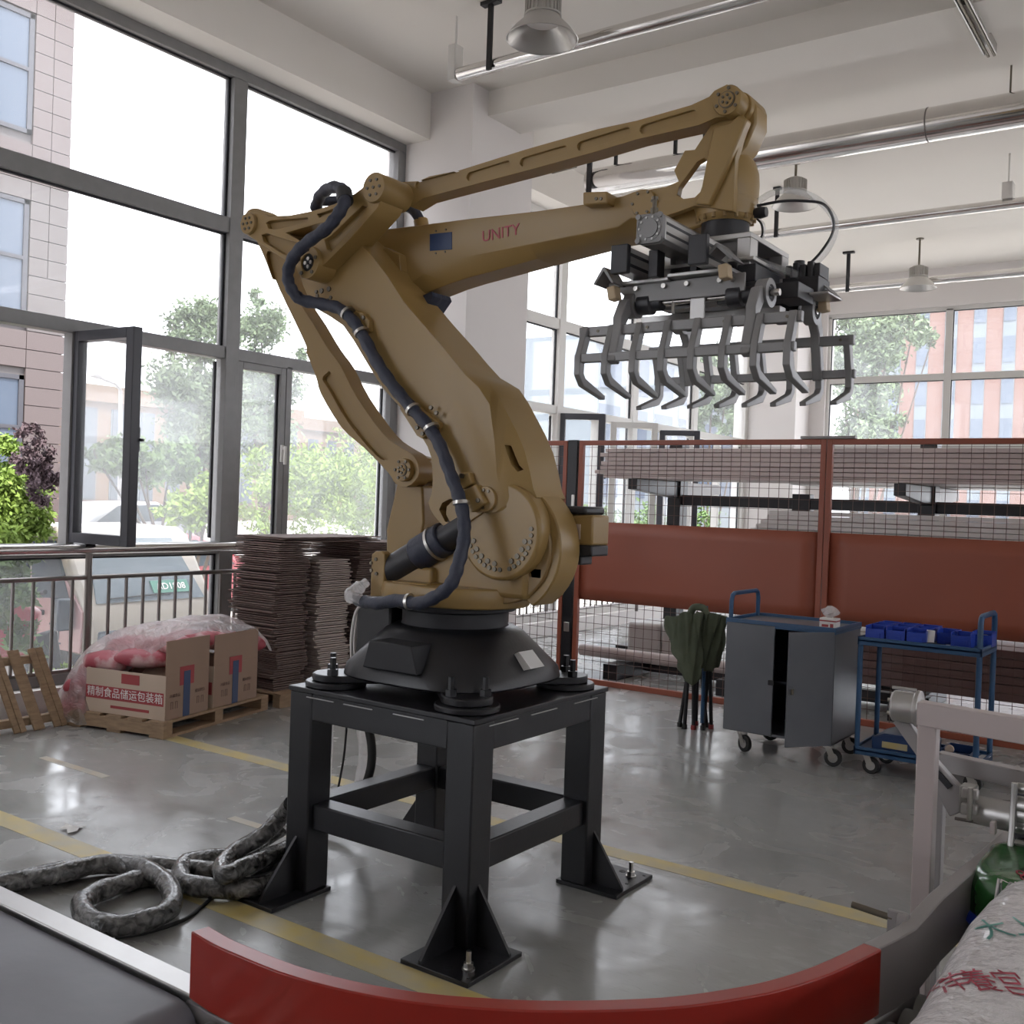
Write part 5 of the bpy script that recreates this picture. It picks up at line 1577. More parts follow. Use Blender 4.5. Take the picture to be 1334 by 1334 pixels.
zb = 0.778
bins = [(-1.70, 6.13, 'blue parts bin at the front left corner of the trolley top'), (-1.585, 6.13, 'blue parts bin second from the left in the front row of the trolley'),
        (-1.47, 6.13, 'blue parts bin third from the left in the front row, beside the white card'),
        (-1.25, 6.20, 'blue parts bin beside the near foot of the trolley handle'), (-1.17, 6.36, 'blue parts bin holding a clear bag under the trolley handle'),
        (-1.34, 6.28, 'blue parts bin just right of the white card'),
        (-1.70, 6.26, 'blue parts bin at the left end of the middle row'), (-1.585, 6.26, 'blue parts bin second from the left in the middle row'), (-1.47, 6.26, 'blue parts bin in the middle row holding a clear bag'),
        (-1.70, 6.39, 'blue parts bin at the back left corner of the trolley top'), (-1.585, 6.39, 'blue parts bin second from the left in the back row'), (-1.47, 6.39, 'blue parts bin third from the left in the back row')]
for x, y, lab in bins:
    make_bin(x, y, zb, 0.106, 0.122, 0.082, lab)
build('white_card', MB().obox((-1.405, 6.10, zb + 0.001), (-1.40, 6.105, zb + 0.085), 0.045, 0.004, up=(0, 1, 0)), 'paper', label='white card standing between blue bins on the trolley', cat='card')


def crumple(label, x, y, z, r, seed):
    rnd = random.Random(seed)
    v, f = [], []
    n = 10
    for j in range(6):
        for i in range(n):
            a = 2 * PI * i / n
            rr = r * math.sin(PI * (j + 0.5) / 6) * rnd.uniform(0.7, 1.25)
            v.append((x + rr * math.cos(a), y + rr * math.sin(a), z + r * 0.25 * j))
    for j in range(5):
        for i in range(n):
            f.append((j * n + i, j * n + (i + 1) % n, (j + 1) * n + (i + 1) % n, (j + 1) * n + i))
    f.append(tuple(5 * n + i for i in range(n)))
    f.append(tuple(n - 1 - i for i in range(n)))
    return build('plastic_bag', MB().add(v, f), 'film', smooth=0, label=label, cat='bag')


crumple('crumpled clear bag in the middle row of blue bins', -1.47, 6.26, zb + 0.006, 0.046, 5)
crumple('crumpled clear bag in the bin under the trolley handle', -1.17, 6.36, zb + 0.006, 0.046, 6)
tl = thing('tool_strap', 'black strap lying on the trolley top in front of the card', 'strap', (-1.33, 6.09, zb))
build('strap', MB().tube(smooth_path([(-1.45, 6.065, zb + 0.006), (-1.38, 6.075, zb + 0.012), (-1.32, 6.07, zb + 0.006), (-1.25, 6.08, zb + 0.006)], 5), 0.008, 8), 'black_matt', tl)
build('buckle', MB().lathe([(0.012, 0), (0.012, 0.006)], (-1.30, 6.072, zb + 0.012), 'z', 12), 'zinc', tl)

bx_ = thing('tool_case', 'dark blue tool case with a yellow label on the trolley lower shelf', 'case', (-1.55, 6.2, 0.142))
build('case', MB().loft([([(-1.70, 0.142), (-1.38, 0.142), (-1.38, 0.215), (-1.43, 0.245), (-1.63, 0.245), (-1.70, 0.215)], 6.09), ([(-1.70, 0.142), (-1.38, 0.142), (-1.38, 0.215), (-1.43, 0.245), (-1.63, 0.245), (-1.70, 0.215)], 6.38)]), 'tape', bx_, bevel=0.008)
build('sticker', MB().box(-1.64, -1.50, 6.087, 6.09, 0.165, 0.20), 'stripe', bx_, smooth=0)
tb_ = thing('tool_tray', 'blue open tool tray on the right end of the trolley lower shelf', 'tray', (-1.24, 6.2, 0.142))
build('tray', MB().box(-1.33, -1.17, 6.09, 6.35, 0.142, 0.15).box(-1.33, -1.325, 6.09, 6.35, 0.15, 0.20).box(-1.175, -1.17, 6.09, 6.35, 0.15, 0.20).box(-1.33, -1.17, 6.09, 6.095, 0.15, 0.20).box(-1.33, -1.17, 6.345, 6.35, 0.15, 0.20), 'tape', tb_, bevel=0.002)
build('tape_roll', MB().lathe([(0.024, 0), (0.024, 0.02)], (-1.29, 6.15, 0.2), 'y', 18), 'kraft_pale', label='cream tape roll in the blue tool tray', cat='tape roll')
build('paper_sheet', MB().obox((-1.16, 6.22, 0.146), (-1.08 - 0.06, 6.40, 0.146), 0.05, 0.003), 'paper', label='loose white paper on the trolley lower shelf', cat='paper')

# ------------------------------------------------------------------ folded camp chair
ch = thing('folded_chair', 'folded green canvas camp chair standing between the fence and the cabinet', 'chair', (-2.98, 6.5, 0))
tops = [(-3.13, 6.46), (-3.06, 6.42), (-2.99, 6.44), (-2.92, 6.47), (-2.89, 6.55), (-2.95, 6.58), (-3.05, 6.58)]
for k, (x, y) in enumerate(tops):
    j = (k * 3 + 2) % 7
    bx2, by2 = -2.975 + (tops[j][0] + 2.98) * 0.8, 6.5 + (tops[j][1] - 6.5) * 1.0
    lg = build('leg', MB().cyl((bx2, by2, 0.02), (bx2 * 0.75 + x * 0.25 * 0.9 - 2.98 * 0.025, y, 0.70), 0.013, n=10), 'black_matt', ch)
    build('foot', MB().lathe([(0.018, 0), (0.018, 0.03)], (bx2, by2, 0), 'z', 10), 'print_red' if k % 3 == 0 else 'rubber', lg)
def drape(pts_top, pts_bot, m, n=10, amp=0.02, seed=1, name='canvas', thick=0.012):
    rnd = random.Random(seed)
    rows = 9
    v, f = [], []
    def dense(q):
        return smooth_path(q, 3)
    pts_top, pts_bot = dense(pts_top), dense(pts_bot)
    cols = len(pts_top)
    for j in range(rows):
        t_ = j / (rows - 1)
        for i in range(cols):
            p = Vector(pts_top[i]).lerp(Vector(pts_bot[i]), t_)
            p += Vector((math.sin(i * 1.7 + j * 0.9 + seed) * amp, math.cos(i * PI + j * 0.25) * amp * 1.6, rnd.uniform(-0.012, 0.012)))
            v.append(tuple(p))
    for j in range(rows - 1):
        for i in range(cols - 1):
            a = j * cols + i
            f.append((a, a + 1, a + cols + 1, a + cols))
    o = build(name, MB().add(v, f), m, ch, smooth=180)
    s = o.modifiers.new('solid', 'SOLIDIFY')
    s.thickness = thick
    sb = o.modifiers.new('sub', 'SUBSURF')
    sb.levels = sb.render_levels = 1
    return o
ys_ = 6.40
drape([(-3.24, ys_, 0.74), (-3.13, ys_ - 0.04, 0.765), (-3.04, ys_ - 0.05, 0.80), (-2.97, ys_ - 0.03, 0.80), (-2.93, ys_, 0.81)],
      [(-3.17, ys_, 0.58), (-3.09, ys_ - 0.05, 0.47), (-3.0, ys_ - 0.06, 0.33), (-2.95, ys_ - 0.04, 0.31), (-2.92, ys_, 0.40)], 'green_cloth', seed=1)
drape([(-3.0, ys_ + 0.02, 0.80), (-2.93, ys_ + 0.03, 0.81), (-2.87, ys_ + 0.06, 0.80), (-2.82, ys_ + 0.1, 0.79), (-2.80, ys_ + 0.13, 0.77)],
      [(-2.98, ys_ + 0.02, 0.45), (-2.93, ys_ + 0.03, 0.42), (-2.89, ys_ + 0.06, 0.40), (-2.86, ys_ + 0.1, 0.42), (-2.85, ys_ + 0.13, 0.46)], 'green_cloth', seed=2)
drape([(-3.16, ys_ + 0.06, 0.55), (-3.10, ys_ + 0.04, 0.52), (-3.04, ys_ + 0.05, 0.50)], [(-3.12, ys_ + 0.06, 0.40), (-3.06, ys_ + 0.03, 0.33), (-3.03, ys_ + 0.05, 0.30)], 'green_cloth', seed=3)
build('back_pole', MB().cyl((-2.93, 6.46, 0.05), (-2.95, 6.50, 0.84), 0.013, n=10), 'blue', ch)
build('head_cap', MB().tube(smooth_path([(-3.03, 6.42, 0.78), (-3.0, 6.42, 0.83), (-2.94, 6.43, 0.83), (-2.92, 6.44, 0.79)], 4), 0.025, 10), 'green_cloth', ch)
# ------------------------------------------------------------------ goods along the window wall
def turned(mb, ang, pivot):
    c, s = math.cos(ang), math.sin(ang)
    mb.v = [(pivot[0] + (p[0] - pivot[0]) * c - (p[1] - pivot[1]) * s, pivot[1] + (p[0] - pivot[0]) * s + (p[1] - pivot[1]) * c, p[2]) for p in mb.v]
    return mb


C0, AN = (-5.25, 3.875), math.radians(13)
T = lambda mb: turned(mb, AN, C0)
E1 = Vector((-math.sin(AN), math.cos(AN), 0))
E2 = Vector((-math.cos(AN), -math.sin(AN), 0))
px_, py_ = C0
pal = thing('wooden_pallet', 'low wooden pallet under the two flapped cartons by the window', 'pallet', (px_ - 0.35, py_ + 0.45, 0))
for k in range(5):
    x = px_ + 0.02 - 0.165 * k
    build('deck_board', T(MB().box(x - 0.115, x, py_ - 0.03, py_ + 1.02, 0.088, 0.104)), 'wood', pal, bevel=0.002)
for y in (py_ - 0.03, py_ + 0.45, py_ + 0.94):
    build('stringer', T(MB().box(px_ - 0.76, px_ + 0.02, y, y + 0.08, 0.018, 0.088)), 'wood', pal, bevel=0.002)
for x in (px_ - 0.09, px_ - 0.42, px_ - 0.74):
    build('bottom_board', T(MB().box(x, x + 0.11, py_ - 0.03, py_ + 1.02, 0.0, 0.018)), 'wood', pal, bevel=0.002)

for k, (a, b, h, fl, lab) in enumerate(((0.0, 0.40, 0.27, 0.585, 'brown carton with raised flap and red printed side band, nearest on the pallet'), (0.45, 0.91, 0.27, 0.575, 'second brown carton with raised flap, farther along the pallet'))):
    d = 0.62
    t = thing('carton', lab, 'box', (px_ - 0.3, py_ + (a + b) / 2, 0.104), 'opened brown cartons on the pallet')
    z0 = 0.104
    build('body', T(MB().box(px_ - d, px_, py_ + a, py_ + b, z0, z0 + 0.004).box(px_ - 0.005, px_, py_ + a, py_ + b, z0, z0 + h).box(px_ - d, px_ - d + 0.005, py_ + a, py_ + b, z0, z0 + h)
                      .box(px_ - d, px_, py_ + b - 0.005, py_ + b, z0, z0 + h)), 'kraft', t, bevel=0.001)
    sd = build('printed_side', T(MB().box(px_ - d, px_, py_ + a - 0.001, py_ + a + 0.005, z0, z0 + h)), 'kraft_pale', t)  # paler than the body: window light on this side put into its colour
    build('flap', T(MB().box(px_ - 0.006, px_ - 0.001, py_ + a, py_ + b, z0 + h, fl)), 'kraft', t, bevel=0.001)
    build('red_band', T(MB().box(px_ - d, px_ - 0.012, py_ + a - 0.003, py_ + a - 0.001, z0 + 0.085, z0 + 0.165)), 'print_red', sd, smooth=0)
    build('red_stripe', T(MB().box(px_ - 0.42, px_ - 0.12, py_ + a - 0.003, py_ + a - 0.001, z0 + 0.035, z0 + 0.052)), 'print_red', sd, smooth=0)
    build('red_stamp', T(MB().box(px_ - 0.34, px_ - 0.20, py_ + a - 0.003, py_ + a - 0.001, z0 + 0.195, z0 + 0.255)), 'print_red', sd, smooth=0)
    if k == 0:
        c = Vector((px_ - 0.312, py_ + a - 0.004, z0 + 0.124))
        c = Vector(turned(MB().add([tuple(c)], []), AN, C0).v[0])
        lettering('band_text', '精制食品储运包装箱', 0.066, 'print_white', sd, c, -E2, (0, 0, 1), 0.001)
    ym = py_ + (a + b) / 2
    sq_ = build('print_square', T(MB().box(px_, px_ + 0.0015, ym - 0.075, ym + 0.055, 0.30, 0.415)), 'print_red', t, smooth=0)
    build('blue_tape', T(MB().box(px_ + 0.0005, px_ + 0.003, ym - 0.04, ym + 0.02, z0 + 0.0, 0.385)), 'tape', t, smooth=0)
    for s_, txt in ((-0.115, '冷藏食品'), (0.115, '储运图示')):
        c = Vector(turned(MB().add([(px_ + 0.002, ym + s_, 0.245)], []), AN, C0).v[0])
        lettering('print_text', txt, 0.024, 'print_grey', t, c, E1, (0, 0, 1), 0.001)
    for s_ in (-0.14, -0.10, 0.10, 0.14):
        build('print_icon', T(MB().box(px_, px_ + 0.0015, ym + s_ - 0.012, ym + s_ - 0.007, 0.165, 0.205).box(px_, px_ + 0.0015, ym + s_ + 0.006, ym + s_ + 0.011, 0.165, 0.205).box(px_, px_ + 0.0015, ym + s_ - 0.012, ym + s_ + 0.011, 0.205, 0.21)), 'print_grey', t, smooth=0)


def pillow(c, hx, hy, hz, seed, e=2.6, n=22, m=11, amp=0.06, ev=2.2):
    rnd = random.Random(seed)
    ph = [rnd.uniform(0, 6.28) for _ in range(6)]
    v, f = [], []
    for j in range(m + 1):
        b = -PI / 2 + PI * j / m
        for i in range(n):
            a = 2 * PI * i / n
            pw = lambda q, k: math.copysign(abs(q) ** (2 / k), q)
            x, y, z = pw(math.cos(a), e) * pw(math.cos(b), ev), pw(math.sin(a), e) * pw(math.cos(b), ev), pw(math.sin(b), ev)
            w = 1 + amp * (math.sin(3 * a + ph[0] + 2 * b) + math.sin(5 * a + ph[1] - 3 * b) * 0.6 + math.sin(7 * b + ph[2]) * 0.4)
            v.append((c[0] + x * hx * w, c[1] + y * hy * w, c[2] + z * hz * w))
    for j in range(m):
        for i in range(n):
            f.append((j * n + i, j * n + (i + 1) % n, (j + 1) * n + (i + 1) % n, (j + 1) * n + i))
    return MB().add(v, f)


# pink packets heaped on and beside the cartons
heap = [(-6.02, 3.77, 0.08, 0.11, 0.08, 0.075, 'pink packet lowest at the left end of the heap under clear film'), (-5.91, 3.80, 0.09, 0.09, 0.08, 0.08, 'pink packet on the floor beside the printed carton side'),
        (-6.04, 3.88, 0.12, 0.12, 0.12, 0.10, 'pink packet on the floor against the rail, left of the cartons'), (-5.97, 3.80, 0.23, 0.12, 0.09, 0.07, 'pink packet second layer at the left slope of the heap'),
        (-5.82, 3.88, 0.40, 0.16, 0.12, 0.07, 'pink packet above the left end of the printed band'), (-6.02, 3.94, 0.30, 0.13, 0.13, 0.08, 'pink packet second layer nearest the rail'),
        (-5.58, 3.97, 0.44, 0.19, 0.11, 0.06, 'pink packet sloping down just left of the first raised flap'), (-5.86, 4.08, 0.47, 0.16, 0.13, 0.07, 'pink packet high in the heap, by the rail'),
        (-5.52, 4.12, 0.51, 0.16, 0.12, 0.065, 'pink packet behind the first raised flap'), (-5.64, 4.36, 0.51, 0.18, 0.13, 0.07, 'pink packet at the top of the heap, middle'),
        (-5.70, 4.60, 0.49, 0.17, 0.13, 0.07, 'pink packet behind the second raised flap'), (-5.60, 4.83, 0.45, 0.10, 0.07, 0.055, 'pink packet end poking out right of the second carton')]
for k, (x, y, z, hx_, hy_, hz_, lab) in enumerate(heap):
    build('food_packet', turned(pillow((x, y, z), hx_, hy_, hz_, k + 1, e=4.0, amp=0.035), (k * 0.7) % 1.1 - 0.4, (x, y)), 'pkg_red', label=lab, cat='packet', group='pink packets heaped by the window', smooth=60)
for k, (x, y) in enumerate(((-5.56, 4.1), (-5.62, 4.55))):
    build('brown_paper_fill', pillow((x, y, 0.27), 0.16, 0.14, 0.13, 40 + k, amp=0.03), 'kraft', smooth=60, cat='padding',
          label=('crumpled brown paper padding inside the nearest carton', 'crumpled brown paper padding inside the second carton')[k])


def film_height(s, q):
    """s along the heap 0..1, q from the rail side 0 to the front 1"""
    top = 0.02 + 0.60 * min(1, max(0, (s - 0.0) / 0.5)) ** 0.75
    if s > 0.85:
        top -= 0.55 * (s - 0.85)
    return top


rows, cols = 44, 24
rnd = random.Random(8)
v, f = [], []


def lerp_tab(tab, s):
    for (a, p), (b, q) in zip(tab[:-1], tab[1:]):
        if s <= b:
            k = (s - a) / (b - a)
            return tuple(x + (y - x) * k for x, y in zip(p, q))
    return tab[-1][1]


# along the heap: y, x at the rail, x at the front, crown height, height of the front hem
tab = [(0.0, (3.655, -6.17, -5.92, 0.03, 0.012)), (0.10, (3.69, -6.17, -5.82, 0.22, 0.015)), (0.22, (3.75, -6.17, -5.79, 0.36, 0.02)), (0.30, (3.82, -6.17, -5.76, 0.44, 0.16)), (0.37, (3.90, -6.17, -5.62, 0.52, 0.385)),
       (0.45, (3.98, -6.15, -5.30, 0.60, 0.56)), (0.55, (4.12, -6.13, -5.285, 0.635, 0.592)), (0.72, (4.42, -6.12, -5.34, 0.64, 0.575)), (0.88, (4.70, -6.08, -5.43, 0.615, 0.585)), (0.95, (4.84, -6.02, -5.44, 0.56, 0.44)), (1.0, (4.90, -5.95, -5.46, 0.50, 0.36))]
for j in range(rows + 1):
    s = j / rows
    y, xa, xb, top, hem = lerp_tab(tab, s)
    for i in range(cols + 1):
        q = i / cols
        x = xa + (xb - xa) * q
        back = 0.30 * top
        if q < 0.5:
            z = back + (top - back) * math.sin(q * PI)
        else:
            z = hem + (top - hem) * math.sin(q * PI)
        z += 0.010 * math.sin(11 * s + 9 * q) + 0.009 * math.sin(31 * q - 17 * s) + rnd.uniform(-0.009, 0.009)
        v.append((x, y + rnd.uniform(-0.006, 0.006), max(0.012, z + 0.02)))
for j in range(rows):
    for i in range(cols):
        a = j * (cols + 1) + i
        f.append((a, a + 1, a + cols + 2, a + cols + 1))
fo = build('plastic_sheet', MB().add(v, f), 'film', smooth=50, label='clear plastic sheet draped over the pink packets and cartons', cat='plastic sheet')
sb = fo.modifiers.new('sub', 'SUBSURF')
sb.levels = sb.render_levels = 1

# tall stack of flattened cartons: every sheet is a thing of its own
sk = thing('stack_pallet', 'dark wooden pallet under the tall stack of flattened cartons', 'pallet', (-5.72, 5.65, 0))
for k in range(6):
    build('deck_board', MB().box(-6.0, -5.42, 4.95 + 0.27 * k, 5.14 + 0.27 * k, 0.085, 0.10), 'wood', sk, bevel=0.002)
for x in (-5.98, -5.74, -5.5):
    build('stringer', MB().box(x, x + 0.07, 4.95, 6.49, 0.0, 0.085), 'wood', sk, bevel=0.002)


def sheet_stack(label, group, x0, x1, y0, y1, z0, n, pitch, m, seed, jx=0.02, jy=0.02):
    rnd = random.Random(seed)
    first = None
    off = 0
    for k in range(n):
        if k % 9 == 0:
            off = rnd.uniform(-0.012, 0.012)
        if first is None:
            first = build('cardboard_sheet', MB().box(x0, x1, y0, y1, z0, z0 + pitch * 0.55), m, label=label, cat='cardboard sheet', group=group, smooth=0)
            base_ = first.location.copy()
        else:
            c = first.copy()
            COL.objects.link(c)
            c.location = base_ + Vector((rnd.uniform(-jx, jx) * 0.6 + off, rnd.uniform(-jy, jy) + off, pitch * k))
            c.rotation_euler = (rnd.uniform(-0.004, 0.004), rnd.uniform(-0.004, 0.004), rnd.uniform(-0.012, 0.012))


sheet_stack('flattened brown carton in the near column of the tall stack by the window', 'flattened cartons in the near column', -6.0, -5.53, 4.98, 5.27, 0.101, 68, 0.0155, 'sheet', 1)
sheet_stack('flattened pale carton in the middle column of the tall stack', 'flattened cartons in the pale middle column', -6.0, -5.50, 5.36, 5.68, 0.101, 60, 0.0155, 'sheet_pale', 2)
sheet_stack('flattened brown carton in the far column of the stack, behind the robot base', 'flattened cartons in the far column', -6.0, -5.48, 5.74, 6.40, 0.101, 68, 0.0155, 'sheet', 3)
sheet_stack('flattened brown carton lying across the top of the tall stack', 'flattened cartons across the stack top', -6.02, -5.50, 5.02, 6.0, 1.1581, 3, 0.013, 'sheet', 4)
# ------------------------------------------------------------------ pallet leaning on the rail
lp_ = thing('leaning_pallet', 'weathered wooden pallet leaning upright against the balustrade', 'pallet', (-6.05, 3.3, 0))
bt = Vector((-5.965, 0, 0.0))
tp = Vector((-6.195, 0, 0.47))
sl = (tp - bt)
for y, dz in ((3.58, 0.0), (3.628, 0.002), (3.478, 0.0), (3.445, 0.0), (3.36, 0.01), (3.32, 0.0), (3.2, 0.0), (3.08, 0.0)):
    w_ = 0.045 if y > 3.5 else 0.036
    build('board', MB().obox(bt + Vector((0.016, y + 0.03, 0.006)), bt + Vector((0.016, y - 0.03, 0)) + sl * (1 + dz), w_, 0.016, up=(1, 0, 0.5)), 'wood', lp_, bevel=0.002)
for k in (0.12, 0.86):
    p = bt + sl * k
    build('cross_rail', MB().obox((p.x - 0.025, 3.02, p.z), (p.x - 0.025, 3.63, p.z), 0.05, 0.05), 'wood', lp_, bevel=0.003)

# ------------------------------------------------------------------ cables on the floor
def floor_tube(name, label, lst, r, m, k=7, jit=0.0):
    rnd = random.Random(len(lst))
    p = smooth_path([at(u, v, z=z) for u, v, z in lst], k)
    return build(name, MB().tube(p, [r * (1 + jit * math.sin(i * 0.9) + rnd.uniform(-jit, jit) * 0.5) for i in range(len(p))], 12), m, label=label, cat='cable', smooth=60)


floor_tube('cable_conduit', 'thick film-wrapped cable conduit looped on the floor beside the belt table',
           [(-60, 1165, .045), (10, 1150, .045), (70, 1140, .05), (130, 1126, .05), (180, 1130, .055), (216, 1150, .06), (224, 1178, .055), (200, 1196, .05), (150, 1206, .045), (115, 1196, .045), (106, 1178, .045), (125, 1163, .045), (165, 1150, .04), (195, 1143, .035), (232, 1147, .032)], 0.037, 'conduit', jit=0.05)
floor_tube('cable_conduit', 'second film-wrapped conduit bending toward the left pedestal leg',
           [(370, 1075, .12), (345, 1092, .07), (318, 1110, .05), (290, 1118, .05), (250, 1122, .045), (235, 1136, .045), (245, 1152, .045), (300, 1158, .045), (350, 1152, .045), (372, 1140, .045)], 0.038, 'conduit', jit=0.05)
floor_tube('cable_conduit', 'third wrapped conduit with an open end lying on the second one',
           [(380, 1048, .30), (365, 1066, .22), (340, 1090, .17), (312, 1106, .13), (290, 1126, .11), (292, 1140, .115), (312, 1132, .12), (345, 1118, .12), (380, 1103, .11)], 0.034, 'conduit', jit=0.04)
floor_tube('cable_conduit', 'long dark conduit running along the floor behind the loops',
           [(0, 1152, .04), (60, 1138, .04), (130, 1126, .04), (190, 1126, .04), (250, 1132, .035), (300, 1133, .035), (375, 1118, .035)], 0.036, 'conduit', jit=0.02)
floor_tube('thin_cable', 'thin black cable curving on the floor in front of the left pedestal foot',
           [(150, 1222, .006), (200, 1212, .006), (240, 1198, .006), (262, 1182, .006), (278, 1168, .006), (300, 1150, .006)], 0.007, 'rubber')
t = thing('hanging_cables', 'wrapped cables hanging down inside the pedestal', 'cable', (-2.75, 3.2, 0))
def hang(name, lst, r, m):
    p = smooth_path([at(u, v, y=y) for u, v, y in lst], 5)
    build(name, MB().tube(p, r, 10), m, t, smooth=60)
hang('film_sleeve', [(424, 930, 3.3), (426, 965, 3.3), (424, 1000, 3.3), (420, 1040, 3.3)], 0.030, 'film')
hang('black_cable', [(452, 940, 3.3), (448, 985, 3.3), (440, 1030, 3.3)], 0.005, 'rubber')
hang('conduit', [(478, 940, 3.4), (484, 970, 3.4), (483, 1000, 3.4), (472, 1030, 3.4), (448, 1055, 3.35), (410, 1085, 3.2)], 0.02, 'rubber')
hang('film_sleeve', [(470, 945, 3.4), (474, 980, 3.4), (468, 1020, 3.4)], 0.024, 'film')
rnd = random.Random(3)
pp = [(0, 0), (.04, .015), (.085, -.01), (.095, .03), (.06, .06), (.05, .1), (.02, .06), (-.02, .05)]
pc = at(94, 1081, z=0.0)
build('paper_scrap', MB().add([(pc.x + a - .04, pc.y + b - .04, 0.003 + rnd.uniform(0, .012)) for a, b in pp] + [(pc.x, pc.y, 0.02)], [(i, (i + 1) % 8, 8) for i in range(8)]), 'paper', smooth=0, label='torn white paper scrap on the floor next to the yellow line', cat='paper')
# ------------------------------------------------------------------ belt table, curved guard, roller conveyor
bt_ = thing('belt_table', 'dark grey belt table with a bright metal edge, bottom left', 'conveyor', (-2.3, 0.75, 0))
ZT = 0.64
build('edge_channel', MB().loft([([(1.14, ZT - 0.10), (1.178, ZT - 0.10), (1.178, ZT), (1.128, ZT), (1.128, ZT - 0.006), (1.14, ZT - 0.012)], -4.2), ([(1.14, ZT - 0.10), (1.178, ZT - 0.10), (1.178, ZT), (1.128, ZT), (1.128, ZT - 0.006), (1.14, ZT - 0.012)], -1.36)], 'x'), 'griptop', bt_, bevel=0.002)
build('edge_channel', MB().box(-4.2, -1.36, 0.30, 0.34, ZT - 0.10, ZT), 'griptop', bt_, bevel=0.002)
bp_ = [(-4.2, ZT - 0.012), (-1.46, ZT - 0.012)] + [(-1.46 + 0.055 * math.sin(a), ZT - 0.067 + 0.055 * math.cos(a)) for a in [PI * k / 10 for k in range(1, 11)]] + [(-4.2, ZT - 0.122)]
build('belt', MB().loft([(bp_, 0.345), (bp_, 1.125)]), 'belt', bt_, smooth=40)
for x in (-3.9, -1.75):
    for y in (0.32, 1.158):
        build('leg', MB().box(x - 0.03, x + 0.03, y - 0.015, y + 0.015, 0, ZT - 0.10), 'grey', bt_, bevel=0.003)
build('end_bracket', MB().box(-1.40, -1.34, 1.128, 1.178, ZT - 0.16, ZT - 0.06), 'grey', bt_, bevel=0.003)

ga = thing('curved_guard', 'glossy red curved steel guard in the foreground below the robot', 'guard', (-1.0, 1.4, 0.6))
edge = [at(u, v, z=0.75) for u, v in ((272, 1206), (300, 1222), (330, 1235), (375, 1253), (420, 1267), (470, 1279), (520, 1288), (570, 1294.5), (620, 1298.5), (685, 1302), (750, 1302.5), (815, 1301), (880, 1297), (945, 1288), (1000, 1277), (1060, 1258), (1115, 1233), (1124, 1228))]
edge = smooth_path(edge, 3)


def wall_strip(name, pts, w, z0, z1, m, parent, lip=0.0, bv=0.003):
    """a channel standing along the path: vertical web with a flat flange turned to the outside (left of travel)"""
    sec = []
    for i, p in enumerate(pts):
        d = (pts[min(i + 1, len(pts) - 1)] - pts[max(i - 1, 0)]).normalized()
        n = Vector((-d.y, d.x, 0))
        q = [p, p - n * w, p - n * w + Vector((0, 0, z0 - z1)), p - n * (w - 0.006) + Vector((0, 0, z0 - z1)), p - n * (w - 0.006) + Vector((0, 0, -0.005)), p + Vector((0, 0, -0.005))]
        sec.append(q)
    v = [x for s in sec for x in s]
    k = 6
    f = []
    for i in range(len(pts) - 1):
        for j in range(k):
            f.append((i * k + j, i * k + (j + 1) % k, (i + 1) * k + (j + 1) % k, (i + 1) * k + j))
    f.append(tuple(range(k)))
    f.append(tuple((len(pts) - 1) * k + j for j in range(k))[::-1])
    return build(name, MB().add(v, f), m, parent, bevel=bv)


wall_strip('guard_plate', edge, 0.034, 0.635, 0.75, 'red', ga)
for k in (6, 24, 44):
    p = edge[min(k, len(edge) - 2)]
    d = (edge[min(k, len(edge) - 2) + 1] - p).normalized()
    n = Vector((-d.y, d.x, 0))
    q = p - n * 0.012
    build('support', MB().box(q.x - 0.014, q.x + 0.014, q.y - 0.014, q.y + 0.014, 0.46, 0.745), 'grey', ga, bevel=0.002)

cv = thing('roller_conveyor', 'grey roller conveyor running from the foreground to the pale frame', 'conveyor', (-0.1, 2.2, 0))
sw = [at(u, v, z=0.75) for u, v in ((1124, 1228), (1148, 1217), (1172, 1204), (1210, 1164), (1260, 1122), (1306, 1083))]
wall_strip('side_wall', sw, 0.030, 0.625, 0.75, 'grey', cv)
xw = -0.455
RC = Vector((-1.36, 2.03, 0))
gp_c = MB()
rim = [RC + Vector((math.cos(a), math.sin(a), 0)) * 0.90 for a in [math.radians(-96 + 96 * k / 24) for k in range(25)]]
def flat_strip(name, pts, w0, w1, z0, z1, m, parent):
    v, f = [], []
    for i, p in enumerate(pts):
        d = (pts[min(i + 1, len(pts) - 1)] - pts[max(i - 1, 0)]).normalized()
        n = Vector((d.y, -d.x, 0))
        for w, z in ((w0, z0), (w1, z0), (w1, z1), (w0, z1)):
            q = p + n * w
            v.append((q.x, q.y, z))
    for i in range(len(pts) - 1):
        for j in range(4):
            f.append((i * 4 + j, i * 4 + (j + 1) % 4, (i + 1) * 4 + (j + 1) % 4, (i + 1) * 4 + j))
    f.append((3, 2, 1, 0))
    e = (len(pts) - 1) * 4
    f.append((e, e + 1, e + 2, e + 3))
    return build(name, MB().add(v, f), m, parent, bevel=0.002)
flat_strip('inner_channel', rim, -0.02, 0.0, 0.50, 0.622, 'grey', cv)
flat_strip('outer_channel', rim, 0.52, 0.54, 0.50, 0.72, 'grey', cv)
for k in range(20):
    a = math.radians(-90 + 4.62 * k)
    d = Vector((math.cos(a), math.sin(a), 0))
    build('roller', MB().tube([RC + d * 0.905 + Vector((0, 0, 0.585)), RC + d * 1.42 + Vector((0, 0, 0.572))], [0.0335, 0.052], 18), 'roller', cv)
y = 2.07
first = None
while y < 2.75:
    if first is None:
        first = build('roller', MB().cyl((xw + 0.02, y, 0.585), (0.14, y, 0.585), 0.036, n=18), 'roller', cv)
        y_0 = y
    else:
        again(first, (0, y - y_0, 0))
    y += 0.0765
